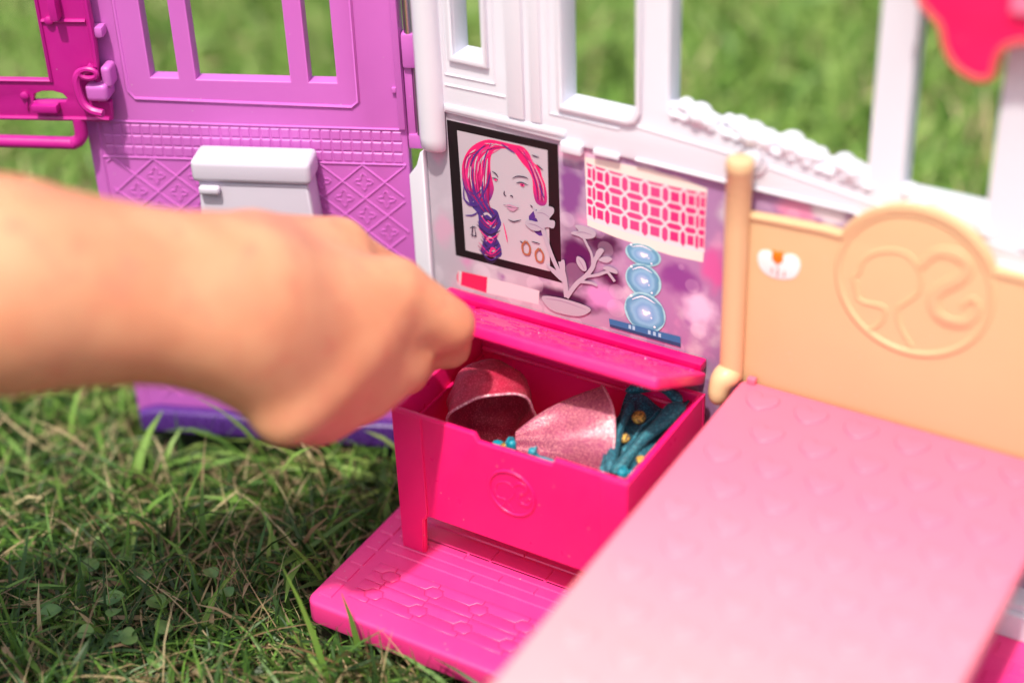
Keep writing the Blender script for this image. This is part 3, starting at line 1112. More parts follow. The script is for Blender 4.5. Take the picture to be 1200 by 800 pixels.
def put(name, me, parent, pos, mat, rot=None):
    if not me.materials:
        me.materials.append(M[mat])
    o = link(name, me, parent, pos)
    if rot is not None:
        o.rotation_euler = rot
    return o




def tile_mesh(pts):
    g = plate([pts], .055, .022, floorf(-.012), 1)
    me_ = bpy.data.meshes.new('floor_tile')
    me_.from_pydata([tuple(np.array(q) * S) for q in g[0]], [], g[1])
    me_.polygons.foreach_set('use_smooth', np.ones(len(me_.polygons), bool))
    me_.set_sharp_from_angle(angle=math.radians(50))
    return me_


PX, RY = 1.79, .515
hexm = tile_mesh([(-.33, 0), (-.19, -.23), (.19, -.23), (.33, 0), (.19, .23), (-.19, .23)])
half_w = PX / 2


def bar(lo_):
    """long tile between two six-sided ones; the six-sided ones sit at its lower or upper corners"""
    q = [(-half_w + .38, -RY / 2 + .02), (half_w - .38, -RY / 2 + .02), (half_w - .235, RY / 2 - .26), (half_w - .025, RY / 2 - .25), (half_w - .025, RY / 2 - .025),
         (-half_w + .025, RY / 2 - .025), (-half_w + .025, RY / 2 - .25), (-half_w + .235, RY / 2 - .26)]
    return tile_mesh(q if lo_ else [(a_, -c_) for a_, c_ in q[::-1]])


bar_lo, bar_hi = bar(True), bar(False)
for i in range(12):
    x = 0.57 + PX * i
    if x < 20:
        for y in (-8.22, -9.25):
            put('floor_tile', hexm, fl, (x, y, 0), 'floorpink')
            if x + half_w < 20.5:
                put('floor_tile', bar_lo, fl, (x + half_w, y + RY / 2, 0), 'floorpink')
                put('floor_tile', bar_hi, fl, (x + half_w, y - RY / 2, 0), 'floorpink')
for y in (-8.22, -9.25):
    for sg in (1, -1):
        q = [(-.28, -sg * .23), (.1, -sg * .23), (.27, sg * 0), (.47, sg * .01), (.47, sg * .23), (-.28, sg * .23)]
        put('floor_tile', tile_mesh(q if sg > 0 else q[::-1]), fl, (0.07, y + sg * RY / 2, 0), 'floorpink')
sqm = chip('floor_tile', [(-.27, -.4), (.27, -.4), (.27, .4), (-.27, .4)], .045, .035, 0)
for k, y in enumerate((-4.0, -4.95, -5.9, -6.85, -7.8, -8.75, -9.7)):
    put('floor_tile', sqm, fl, (-0.92, y, 0), 'floorpink')
brm = chip('floor_tile', [(-.62, -.34), (.62, -.34), (.62, .34), (-.62, .34)], .045, .035, 0)
for r_ in range(8):
    y = -1.75 - r_ * .74
    for k in range(3):
        x = 20.6 + k * 1.32 + (0.66 if r_ % 2 else 0)
        if x < 23.3:
            put('floor_tile', brm, fl, (x, y, 0), 'floorpink')
# floorboards
for r_, y in enumerate((-2.0, -2.9, -3.8, -4.7, -5.58, -6.02, -6.48, -6.94)):
    hh = .40 if r_ < 5 else .2
    cuts = [-0.45, 1.6 + (r_ * 1.7) % 2.6, 5.4 + (r_ * 1.1) % 2.2, 9.0 + (r_ * .7) % 2, 13.2 + (r_ * 1.3) % 2, 17 + (r_ * .9) % 2, 19.8]
    for a, c_ in zip(cuts[:-1], cuts[1:]):
        w = (c_ - a) / 2 - .015
        put('floorboard', chip('floorboard', [(-w, -hh + .02), (w, -hh + .02), (w, hh - .02), (-w, hh - .02)], .05, .035, 0), fl, ((a + c_) / 2, y, 0), 'floorpink')

# ------------------------------------------------------------------ purple wing
U = lambda s: -s
w_out = [(U(11.95), -1), (U(0.08), -1), (U(0.08), 27), (U(11.5), 27), (U(11.5), 13.2), (U(11.95), 12.9)]
w_holes = [[(U(b_), z0), (U(a), z0), (U(a), 24.5), (U(b_), 24.5)] for a, b_, z0 in ((8.2, 9.22, 14.42), (4.13, 7.55, 14.38), (2.46, 3.46, 14.38))]
wing = add('wing_panel', plate([w_out] + w_holes, 0.6, 0.06, wingf(-0.6)), 'purple', house)
add('wing_ridge', join(ribs([[(U(10.13), 25), (U(10.13), 13.9), (U(9.9), 13.6), (U(2.0), 13.48), (U(1.74), 13.7), (U(1.64), 25)]], 0.07, wingf(0.0)),
                       ribs([[(U(11.4), 12.68), (U(0.2), 12.65)], [(U(11.5), 11.24), (U(0.2), 11.26)], [(U(11.52), 12.6), (U(11.52), -.5)]], 0.05, wingf(0.0))), 'purple', wing)
add('wing_border', rbox(U(.34), U(.1), 12.7, 26.5, -0.02, 0.14, 0.05, 2, wingf(0.0)), 'purple', wing)
add('wing_peg', rbox(U(.5), U(.34), 14.1, 14.3, -0.02, 0.12, 0.04, 2, wingf(0.0)), 'purple', wing)
wt = chip('wall_tile', [(-.165, -.19), (.165, -.19), (.165, .19), (-.165, .19)], .035, .04, 0)
RW = Matrix((tuple(-WD), (0, 0, 1), tuple(WN))).transposed().to_euler()
for i in range(30):
    for j in range(3):
        ps = wingf(0.0)([U(0.45 + .37 * i), 11.52 + .43 * j, 0.0])
        put('wall_tile', wt, wing, ps, 'purple', RW)
# diamond and quatrefoil relief
lines = []
dw, dh = 1.56, 1.36
s0, s1, z0, z1 = .25, 11.4, 0.6, 11.2
for k in range(-9, 18):
    for sg in (1, -1):
        a = s0 + k * dw
        pts_ = []
        for t in np.linspace(0, 1, 60):
            z = z0 + (z1 - z0) * t
            s_ = a + sg * (z - z1) * dw / dh / 1.0 * .5 * 2
            if s0 <= s_ <= s1:
                pts_.append((U(s_), z))
        if len(pts_) > 1:
            lines.append([pts_[0], pts_[-1]])
add('lattice_relief', ribs(lines, 0.045, wingf(0.0)), 'purple', wing)
qf = []
for i in range(8):
    for j in range(8):
        for ox, oz in ((0, 0), (dw / 2, dh / 2)):
            cs, cz = s0 + dw * i + ox, z1 - dh * (j + .5) + oz - dh / 2 + dh * .5
            cz = z1 - dh * (j + .5) - oz
            cs = s0 + dw * (i + 0) + ox
            if s0 + .5 < cs < s1 - .5 and z0 + .5 < cz < z1 - .4:
                qf.append([(U(cs + (.24 + .1 * math.cos(4 * t)) * math.cos(t)), cz + (.24 + .1 * math.cos(4 * t)) * math.sin(t)) for t in np.linspace(0, 2 * math.pi, 20, endpoint=False)])
add('quatrefoil_relief', ribs(qf, 0.035, wingf(0.0), True, 5), 'purple', wing)
# hinge
add('hinge_rod', tube([wingf(-.1)([U(-.2), z, 0]) for z in (16.25, 27)], 0.16, 12), 'steel', house)
add('hinge_rod', tube([wingf(-.1)([U(-.42), z, 0]) for z in (12.5, 15.05)], 0.17, 12), 'steel', house)
add('hinge_knuckle', join(rbox(U(.06), U(-.5), 15.03, 16.3, -.5, .1, 0.1, 2, wingf(0)), rbox(U(.06), U(-.24), 12.4, 15.0, -.5, -.05, 0.08, 2, wingf(0))), 'purple', house)
add('hinge_knuckle', rbox(U(.06), U(-.55), 11.9, 12.48, -.5, .02, 0.1, 2, wingf(0)), 'purple', house)
# violet plinth at the foot of the wing
pl = add('wing_plinth', plate([[(U(11.7), -.75), (U(.9), -1.0), (U(.9), .12), (U(6), .14), (U(11.0), .3), (U(11.7), .1)]], 0.6, 0.16, wingf(.02), 3), 'violet', house)
add('plinth_ridge', ribs([[(U(1.2 + k * .55), -.62), (U(1.3 + k * .55 + .1 * math.sin(k * 2.3)), -.02)] for k in range(19)], 0.09, wingf(.6)), 'violet', pl)

# magenta gate hooked to the far edge of the wing
GF = wingf(0.3)
g_out = [(U(20), 12.88), (U(10.68), 12.98), (U(10.62), 13.7), (U(10.95), 13.75), (U(10.8), 16.0), (U(10.92), 27), (U(20), 27)]
g_hole1 = [(U(19.2), 14.45), (U(12.68), 14.5), (U(12.66), 26), (U(19.2), 26)]
g_hole2 = [(U(13.5), 13.66), (U(12.3), 13.7), (U(12.2), 13.8), (U(12.35), 13.98), (U(12.7), 14.08), (U(13.1), 14.06), (U(13.4), 13.95)]
g_hole3 = [(U(12.2), 17.0), (U(12.0), 16.95), (U(11.95), 17.2), (U(11.95), 19), (U(12.25), 19)]
gate = add('gate_frame', plate([g_out, g_hole1, g_hole2, g_hole3], 0.3, 0.05, GF), 'magenta', house)
add('gate_rim', join(ribs([[(U(20), 12.95), (U(10.75), 13.05)], [(U(10.98), 13.8), (U(10.86), 16), (U(10.96), 27)], [(U(12.62), 27), (U(12.66), 14.48), (U(19), 14.43)], [(U(12.6), 16.75), (U(11.0), 16.77)]], 0.09, wingf(.6))), 'magenta', gate)
add('gate_handle', tube(wingf(.5)(np.column_stack([smooth_line([(U(20), 12.0), (U(13), 12.0), (U(12.3), 12.02), (U(12.0), 12.25), (U(11.95), 12.6), (U(11.95), 13.0)], 6), np.zeros(31)])), 0.24, 10), 'magenta', gate)
add('gate_catch', rbox(U(13.45), U(12.5), 13.38, 13.68, 0, .45, 0.08, 2, wingf(.55)), 'magenta', gate)
add('gate_peg', lathe([(.14, 0), (.16, .1), (.1, .14)], wingf(.6)([U(13.75), 13.9, 0]), WN, 14), 'magenta', gate)
add('gate_peg', lathe([(.16, 0), (.16, .12), (.1, .16)], wingf(.6)([U(12.3), 16.78, 0]), WN, 14), 'magenta', gate)
add('gate_rib', rbox(U(13.78), U(13.7), 13.3, 13.8, 0, .12, .03, 1, wingf(.55)), 'magenta', gate)
add('gate_tab', rbox(U(12.1), U(11.8), 16.9, 18.2, 0, .5, .08, 2, wingf(.55)), 'magenta', gate)
add('gate_hook', join(tube(wingf(.65)(np.column_stack([smooth_line([(U(10.95), 15.2), (U(11.15), 15.0), (U(11.45), 14.95), (U(11.6), 14.6), (U(11.5), 13.9), (U(11.2), 13.6), (U(10.75), 13.5)], 5), np.linspace(.1, .45, 31)])), 0.15, 8),
                      tube(wingf(.85)(np.column_stack([circle(U(11.1), 14.95, .3, 16, .17), np.full(16, .1)])), .1, 8, True)), 'magenta', gate)
add('wing_hook', join(rbox(U(11.35), U(10.55), 13.85, 14.5, .02, .95, 0.18, 3, wingf(0)), rbox(U(10.75), U(10.4), 14.3, 15.1, .02, .75, 0.15, 3, wingf(0)), rbox(U(10.95), U(10.5), 16.1, 16.5, .02, .55, .12, 2, wingf(0))), 'purple', wing)

# ------------------------------------------------------------------ toilet on the wing
WT = lambda s, z, c: wingf(0)([U(s), z, c])
toilet = thing('toy_toilet', 'white plastic toy toilet tank with flush lever on the orchid wing behind the hand', 'toy toilet', WT(5.6, 2.0, 1.0))
add('tank_lid', rbox(U(7.72), U(3.36), 11.06, 11.95, .15, 1.5, 0.22, 3, wingf(0)), 'toilet', toilet)
add('tank', plate([[(U(7.55), 11.05), (U(3.5), 11.05), (U(3.15), 5.5), (U(7.9), 5.5)]], 1.2, 0.15, wingf(.16), 3), 'toilet', toilet)
add('flush_lever', rbox(U(7.5), U(6.72), 10.62, 10.95, 1.32, 1.62, 0.13, 3, wingf(0)), 'toilet', toilet)
bowl = []
for (rr, h_) in ((.5, 2.0), (1.1, 2.3), (1.5, 3.0), (1.85, 3.7), (2.0, 4.2), (2.05, 4.7)):
    bowl.append((rr * .8, h_))
add('bowl', lathe(bowl, WT(5.55, 0, 1.75), (0, 0, 1), 28), 'toilet', toilet)
add('seat_lid', lathe([(1.72, 4.72), (1.76, 4.85), (1.7, 5.0), (1.4, 5.06), (0.3, 5.1)], WT(5.55, 0, 1.75), (0, 0, 1), 28), 'toilet', toilet)

# ------------------------------------------------------------------ toy chest
chest = thing('toy_chest', 'hot pink plastic toy chest full of doll clothes, its lid lifted by the hand', 'toy chest', (4.5, -3.6, 0.04))
D0, H0 = -6.6, 6.02
WALL = 0.22
# four walls, open top; the front has a notch and stands on two feet
front = [(0, 0.05), (0.92, 0.05), (1.0, 1.55), (1.2, 1.78), (7.8, 1.78), (8.0, 1.55), (8.08, 0.05), (9.0, 0.05), (9.0, H0), (6.3, H0), (6.2, H0 - .24), (3.42, H0 - .28), (3.26, H0), (0, H0)]
add('chest_front', plate([front], WALL, 0.05, wallf(D0 + WALL)), 'hotpink', chest)
add('chest_back', plate([[(0, .05), (9, .05), (9, H0), (0, H0)]], WALL, 0.05, wallf(-0.9)), 'hotpink', chest)
side = frame((0, 0, 0), (0, 1, 0), (0, 0, 1), (1, 0, 0))
sd = [(D0 + WALL + .002, 0.05), (D0 + 1.1, 0.05), (D0 + 1.2, 1.4), (D0 + 1.4, 1.78), (-2.4, 1.78), (-2.2, 1.4), (-2.1, .05), (-1.13, .05), (-1.13, H0), (D0 + WALL + .002, H0)]
for x0 in (0.0, 9.0 - WALL):
    add('chest_side', plate([sd], WALL, 0.05, frame((x0, 0, 0), (0, 1, 0), (0, 0, 1), (1, 0, 0))), 'hotpink', chest)
add('chest_bottom', rbox(WALL + .01, 9 - WALL - .01, D0 + WALL + .01, -1.14, 1.9, 2.1, 0), 'hotpink', chest)
add('front_ridge', plate([[(.03, .08), (.88, .08), (.97, 1.6), (1.18, 1.9), (1.18, H0 - .05), (.03, H0 - .05)]], .07, .025, wallf(D0 + .015)), 'hotpink', chest)
add('front_ridge', rbox(8.0, 8.97, D0 - .05, D0 + .01, 1.9, H0 - .06, .03), 'hotpink', chest)
add('inner_rail', join(tube([(.3, -6.3, 5.1), (.3, -1.2, 5.1)], .06, 6), tube([(8.7, -6.3, 5.1), (8.7, -1.2, 5.1)], .06, 6), tube([(.3, -1.2, 5.4), (8.7, -1.2, 5.4)], .08, 6)), 'hotpink', chest)

# round emblem: a head in profile with a swinging ponytail
EM = {'head': [(-0.7, 0.12), (-0.58, 0.3), (-0.33, 0.42), (-0.13, 0.42), (0.01, 0.31), (0.09, 0.15), (0.08, -0.08), (-0.07, -0.27), (-0.17, -0.41), (-0.11, -0.66), (0.08, -0.91)],
      'face': [(-0.7, 0.12), (-0.72, 0.0), (-0.8, -0.13), (-0.74, -0.18), (-0.77, -0.24), (-0.73, -0.28), (-0.72, -0.37), (-0.62, -0.43), (-0.42, -0.42), (-0.33, -0.46), (-0.36, -0.65), (-0.52, -0.83)],
      'tail': [(0.06, 0.28), (0.22, 0.51), (0.4, 0.59), (0.6, 0.53), (0.66, 0.41), (0.57, 0.24), (0.39, 0.08), (0.28, -0.1), (0.33, -0.31), (0.51, -0.4), (0.73, -0.34), (0.85, -0.12), (0.77, 0.01), (0.64, -0.14)]}


def emblem(cx, cz, r, y, rr):
    fr = frame((cx, y, cz), (r, 0, 0), (0, 0, r), (0, -1, 0))
    hd = smooth_line(EM['head'], 4)
    fc = smooth_line(EM['face'], 4)
    tl = smooth_line(EM['tail'], 5)
    T = np.gradient(tl, axis=0)
    T /= np.linalg.norm(T, axis=1)[:, None]
    nn = np.column_stack([-T[:, 1], T[:, 0]])
    w_ = np.interp(np.linspace(0, 1, len(tl)), [0, .2, .45, .75, 1], [.05, .08, .09, .07, .02])[:, None]
    tail = [tuple(q * r) for q in tl + nn * w_] + [tuple(q * r) for q in (tl - nn * w_)[::-1]]
    f2 = frame((cx, y + rr * .35, cz), (1, 0, 0), (0, 0, 1), (0, -1, 0))
    ft = frame((cx, y + .03, cz), (1, 0, 0), (0, 0, 1), (0, -1, 0))
    return join(ribs([hd * r, fc * r], rr, f2, seg=8), plate([tail], .03 + rr * .6, rr * .5, ft, 2))


em = add('emblem', plate([circle(4.66, 4.1, .92, 48), circle(4.66, 4.1, .82, 48)], .09, .035, wallf(D0 + .03)), 'hotpink', chest)
add('emblem_relief', emblem(4.66, 4.1, .86, D0, .04), 'hotpink', em)
# lid, hinged at the back and lifted about 30 degrees
hin = np.array([0, -1.05, 6.45])
la = math.radians(28.6)
ldir = np.array([0, -math.cos(la), math.sin(la)])
lup = np.array([0, math.sin(la), math.cos(la)])
LF = frame(hin, (1, 0, 0), ldir, -lup)
LT = frame(hin, (1, 0, 0), ldir, lup)     # left-handed for drawing on the top only
lid = add('lid', plate([rect(0.05, 9.02, 0.0, 4.25, .18, 4)], .42, .1, frame(hin + lup * .42, (1, 0, 0), ldir, -lup), 3), 'hotpink', chest)
add('lid_hinge', join(tube([(0.4, -1.0, 6.5), (1.6, -1.0, 6.5)], .2, 10), tube([(7.4, -1.0, 6.5), (8.6, -1.0, 6.5)], .2, 10)), 'hotpink', lid)
sl = []
for k in range(90):
    a, t = random.uniform(.5, 8.5), random.uniform(.5, 3.6)
    ln = random.uniform(.25, .7)
    pts_ = [(a + ln * q, t + random.uniform(-.1, .1), .42) for q in np.linspace(0, 1, 5)]
    sl.append(tube(LT(smooth_line(pts_, 3)), .042, 5))
sl.append(tube(LT([(.3, .45, .42), (8.7, .45, .42)]), .045, 6))
sl.append(tube(LT([(.3, 3.9, .42), (8.7, 3.9, .42)]), .045, 6))
add('lid_relief', join(*sl), 'hotpink', lid)

# ------------------------------------------------------------------ doll clothes in the chest


def cloth_net(fn, nu, nv, closed=False):
    V_ = [fn(i / (nu if closed else nu - 1), j / (nv - 1)) for j in range(nv) for i in range(nu)]
    F_ = []
    for j in range(nv - 1):
        for i in range(nu if closed else nu - 1):
            k_ = (i + 1) % nu
            F_.append((j * nu + i, j * nu + k_, (j + 1) * nu + k_, (j + 1) * nu + i))
    return np.array(V_), F_


def thick(g, t):
    """give a cloth sheet its thickness"""
    bm = bmesh.new()
    vs = [bm.verts.new(tuple(q)) for q in g[0]]
    for q in g[1]:
        try:
            bm.faces.new([vs[i] for i in q])
        except ValueError:
            pass
    bmesh.ops.recalc_face_normals(bm, faces=bm.faces)
    bmesh.ops.solidify(bm, geom=bm.faces[:], thickness=t)
    bm.verts.index_update()
    v = np.array([w.co[:] for w in bm.verts])
    f = [tuple(w.index for w in q.verts) for q in bm.faces]
    bm.free()
    return v, f


def wob(a, b_, s=1.0):
    return s * (math.sin(a * 2.1 + b_ * 1.3) + .6 * math.sin(a * 4.7 - b_ * 3.1 + 1) + .4 * math.sin(b_ * 7.3 + a * 1.1 + 2))


# deep pink glitter skirt rolled into an open pouch
sk = thing('doll_skirt', 'deep pink glitter doll skirt rolled into an open pouch in the chest', 'doll skirt', (2.2, -4, 2.15))
A0, A1 = np.array([1.35, -2.55, 5.75]), np.array([2.6, -4.4, 4.8])
axd = (A1 - A0) / np.linalg.norm(A1 - A0)
su = np.cross(axd, (0, 0, 1))
su /= np.linalg.norm(su)
sv = np.cross(su, axd)


def skirt(u, v):
    a = 2 * math.pi * u
    r = 0.03 + 1.36 * math.sqrt(max(0, 1 - (1 - min(1, 1.35 * v)) ** 2))
    flare = .12 * max(0, v - .8) * 5
    rx, ry = r * (1.02 + flare), r * (1.12 + flare * .6)
    lift = 0.25 * v * max(0, math.sin(a))
    w_ = wob(a * 1.0, v * 3, .06) + .09 * math.sin(3 * a + 1) * v + .05 * math.sin(7 * a + 5 * v) * v
    p_ = A0 + (A1 - A0) * v + su * (rx + w_) * math.cos(a) + sv * ((ry + w_) * math.sin(a) + lift)
    p_[2] -= max(0, -math.sin(a)) * v * .1
    return p_


g = cloth_net(skirt, 56, 26, True)
add('skirt_cloth', thick(g, .05), 'pouch', sk, auto=70)
rim = [skirt(i / 56, 1.0) for i in range(56)]
add('skirt_hem', tube(rim, .045, 7, True), 'hem', sk, auto=70)
add('waist_button', lathe([(.02, .06), (.12, .05), (.15, 0), (.15, -.06)], tuple(A0 - axd * .03), tuple(-axd), 12), 'hem', sk)

# rose lamé cone standing on its open end
cn = thing('doll_cape', 'iridescent rose lamé doll cape folded to a pointed cone in the middle of the chest', 'doll cape', (5.7, -3.9, 2.15))
AP0, AP1 = np.array([3.75, -4.75, 5.15]), np.array([4.1, -5.35, 4.75])
PK, HB = np.array([5.6, -2.15, 6.25]), np.array([7.4, -4.75, 4.95])


def cape(u, v):
    # a draped half cone: apex low at the left, wide hem arching over to the right
    T_ = AP0 + (PK - AP0) * v + np.array([-.05, 0, .28]) * math.sin(math.pi * v)
    B_ = AP1 + (HB - AP1) * v + np.array([0, -.12, -.1]) * math.sin(math.pi * v)
    nr = np.array([.25, -.45, .86])
    bul = math.sin(math.pi * min(1, max(0, u))) ** .8 * (.16 + .42 * v)
    w_ = .07 * math.sin(8 * u + 3 * v + 1) * v + .05 * math.sin(15 * u - 4 * v) * (1 - .5 * v) + .04 * math.sin(6 * v + 5 * u)
    hem = np.array([.28, .06, 0]) * math.sin(math.pi * u) * v * v
    drop = np.array([0, 0, -1.2]) * max(0, u - .88) / .12 * .6 + np.array([-.1, .5, -.9]) * max(0, .1 - u) / .1 * .8
    return T_ + (B_ - T_) * u + nr * (bul + w_) + hem + drop * .5


g = cloth_net(cape, 44, 26)
add('cape_cloth', thick(g, .05), 'cone', cn, auto=70)
hemp = [cape(i / 43, 1.0) for i in range(44)]
add('cape_hem', tube(hemp, .045, 7), 'hem', cn, auto=70)

# teal net top crumpled at the right end, its hem turned over and dotted with gold
tp = thing('doll_blouse', 'crumpled teal net doll blouse with gold dots at the right end of the chest', 'doll blouse', (7.6, -3.2, 2.15))


def top(u, v):
    p0 = np.array([7.2, -5.5, 4.75]) + (np.array([8.62, -5.5, 4.8]) - np.array([7.2, -5.5, 4.75])) * u
    p1 = np.array([6.35, -1.5, 5.65]) + (np.array([8.6, -1.35, 5.8]) - np.array([6.35, -1.5, 5.65])) * u
    z = -.32 * math.sin(math.pi * u) * (.3 + .7 * v) + .12 * math.sin(9 * u + 5 * v) + .07 * math.sin(14 * v + 4 * u)
    return p0 + (p1 - p0) * v + np.array([.05 * math.sin(v * 12), .06 * math.sin(u * 9), z + .25 * math.sin(math.pi * v)])


g = cloth_net(top, 36, 40)
tcl = add('top_cloth', thick(g, .05), 'teal', tp, auto=75)


def fold(pts, w, h_, ph, side=(1, 0, 0)):
    """a turned-over edge: a soft flattened roll of cloth"""
    P_ = smooth_line(pts, 7)
    sd = np.array(side, float)
    n = len(P_)

    def fn(u, v):
        i = min(n - 1, int(round(u * (n - 1))))
        a = 2 * math.pi * v
        k_ = .75 + .25 * math.sin(u * 7 + ph)
        e_ = min(1, 6 * min(u, 1 - u) + .25)
        return P_[i] + sd * math.cos(a) * w * k_ * e_ + np.array([0, -.25, 1]) * math.sin(a) * h_ * e_ + np.array([0, 0, .04 * math.sin(u * 13 + ph)])
    return cloth_net(fn, n, 14)


add('top_fold', fold([(8.5, -1.7, 5.95), (8.35, -2.7, 5.85), (8.0, -4.0, 5.5), (7.7, -5.2, 5.05)], .36, .2, 0), 'tealtrim', tp, auto=75)
add('top_fold', fold([(6.5, -1.95, 5.95), (7.1, -1.55, 6.1), (7.8, -1.45, 6.1), (8.5, -1.7, 5.95)], .28, .22, 1, (0, 1, 0)), 'tealtrim', tp, auto=75)
add('top_fold', fold([(6.85, -2.2, 5.8), (7.05, -3.1, 5.7), (7.25, -4.2, 5.35), (7.5, -5.2, 4.95)], .22, .18, 2), 'teal', tp, auto=75)
add('top_fold', fold([(7.9, -2.2, 5.75), (7.75, -3.3, 5.6), (7.6, -4.4, 5.25)], .1, .1, 2), 'teal', tp, auto=75)
for q, r_ in (((7.42, -2.8, 5.72), .24), ((7.4, -3.75, 5.45), .17), ((8.3, -4.4, 5.3), .16), ((7.62, -4.75, 5.15), .14)):
    add('gold_dot', lathe([(r_ * .2, .05), (r_ * .8, .04), (r_, 0), (r_, -.1)], q, (.1, -.5, .9), 14), 'gold', tp)

# small turquoise plastic shoes


def shoe(base, ang, label, s=1.0):
    t = thing('doll_shoe', label, 'doll shoe', base)
    c_, s_ = math.cos(ang), math.sin(ang)
    fr = frame(base, (c_ * s, s_ * s, 0), (-s_ * s, c_ * s, 0), (0, 0, s))
    v, f = ellipsoids_net([((0, 0, .2), (.42, .24, .2)), ((.42, 0, .16), (.3, .22, .16)), ((-.35, 0, .38), (.22, .2, .26)), ((-.45, 0, .12), (.09, .09, .3)), ((-.4, 0, .62), (.16, .18, .16))], .12, .05)
    add('shoe_body', (fr(v), f), 'turq', t, auto=80)
    add('strap', tube(fr([(-.3, -.23, .4), (-.28, -.2, .72), (-.25, 0, .84), (-.28, .2, .72), (-.3, .23, .4)]), .05 * s, 6), 'turq', t)


shoe((3.95, -5.75, 5.0), 2.9, 'turquoise doll shoe with gold speck in the notch beside the pink pouch', .8)
shoe((5.35, -5.75, 4.9), 0.2, 'turquoise doll shoe below the cone at the chest notch', .85)
shoe((7.0, -5.9, 5.0), 1.4, 'small upright turquoise doll shoe at the front wall by the teal blouse', .6)
shoe((8.35, -5.35, 5.1), 1.3, 'turquoise doll shoe in the front right corner of the chest', .8)
add('gold_speck', lathe([(.05, .05), (.13, .03), (.15, -.05)], (4.0, -5.9, 5.36), (0, -.6, .8), 12), 'gold', bpy.data.objects['doll_shoe'])

# ------------------------------------------------------------------ bed
bed = thing('doll_bed', 'doll bed with pink heart-embossed cover and tan headboard folded down from the wall', 'doll bed', (15.6, -13, 0.04))
arc = []
for t in np.linspace(math.radians(25), math.radians(155), 30):
    arc.append((15.6 + 2.6 * math.cos(t), 11.95 + 2.6 * math.sin(t)))
hb = [(10.0, 6.2), (21.2, 6.2), (21.2, 12.95)] + [(20.0, 13.0), (18.6, 13.06)] + arc + [(12.6, 13.08), (11.2, 13.02), (10.0, 12.95)]
head = add('headboard', plate([hb], .5, .1, wallf(-.1), 3), 'tan', bed)
tr_ = [(x_, z_) for x_, z_ in hb[2:]]
add('headboard_rim', ribs([tr_], .13, wallf(-.56), seg=8), 'tan', head)
e2 = add('emblem', ribs([circle(15.6, 11.95, 2.42, 64)], .15, wallf(-.51), True, 10), 'tan', head)
add('emblem_relief', emblem(15.6, 11.95, 2.4, -.6, .075), 'tan', e2)
for x0, lab in ((9.82, None), (21.4, None)):
    po = add('bed_post', lathe([(.40, 6.9), (.40, 7.2), (.41, 12.5), (.42, 14.55), (.45, 14.6), (.45, 14.85), (.40, 14.97), (.25, 15.02)], (x0, -.75, 0), (0, 0, 1), 24), 'tan', head)
    add('post_foot', ellipsoids_net([((x0 - .05, -.95, 7.05), (.45, .5, .42)), ((x0 - .2, -1.2, 6.75), (.34, .4, .42)), ((x0 - .2, -1.3, 6.4), (.3, .34, .35))], .25, .07), 'tan', po, auto=80)
cover = add('bed_cover', plate([rect(10.2, 21.15, -25.5, -.68, .3, 4)], .75, .14, floorf(6.15), 3), 'bed', bed)
for x0 in (11.6, 19.4):
    for y0 in (-24.8, -1.6):
        add('bed_leg', rbox(x0 - .35, x0 + .35, y0 - .35, y0 + .35, .045, 6.148, .08), 'shelfpink', bed)
add('cover_tab', rbox(10.45, 10.75, -.95, -.7, 6.86, 7.12, .06), 'bed', bed)
hp = [(0, -.56), (.36, -.34), (.55, -.02), (.54, .26), (.34, .42), (.14, .36), (0, .17), (-.14, .36), (-.34, .42), (-.54, .26), (-.55, -.02), (-.36, -.34)]
hv, hf = plate([list(map(tuple, smooth_line(hp, 4, True)))], .15, .065, floorf(-.07), 3)
hme = bpy.data.meshes.new('heart')
hme.from_pydata([tuple(q * S) for q in hv], [], hf)
hme.materials.append(M['bed'])
hme.polygons.foreach_set('use_smooth', np.ones(len(hme.polygons), bool))
r_ = 0
y = -1.62
while y > -24.6:
    x = 11.31 + (0 if r_ % 2 == 0 else -.85)
    while x < 20.8:
        if x > 10.8:
            put('heart', hme, cover, (x, y, 6.885), 'bed')
        x += 1.69
    y -= 1.575
    r_ += 1
# small decal on the headboard
M['decal_white'] = flat('decal_white', srgb(232, 224, 228), .3)
M['decal_orange'] = flat('decal_orange', srgb(226, 120, 30), .3)
M['decal_dark'] = flat('decal_dark', srgb(60, 40, 44), .3)
dec = add('decal', plate([smooth_line([(10.5, 11.6), (10.62, 11.85), (10.9, 11.9), (11.18, 11.72), (11.5, 11.95), (11.8, 11.95), (11.95, 11.65), (11.8, 11.2), (11.4, 11.0), (10.95, 11.0), (10.62, 11.2)], 4, True)], .02, .004, wallf(-.6)), 'decal_white', head)
add('decal_mark', join(plate([circle(11.18, 11.75, .2, 18, .22)], .01, .002, wallf(-.621)), plate([circle(11.05, 11.93, .06, 10)], .01, .002, wallf(-.622)), plate([circle(11.3, 11.95, .06, 10)], .01, .002, wallf(-.622))), 'decal_orange', dec)
add('decal_lines', join(*[plate([rect(a, a + .035, z0, z0 + h_)], .01, .002, wallf(-.634)) for a, z0, h_ in ((11.12, 11.7, .08), (11.24, 11.72, .08), (11.0, 11.15, .2), (11.2, 11.05, .35), (11.42, 11.12, .2), (11.16, 11.45, .1))]), 'decal_dark', dec)

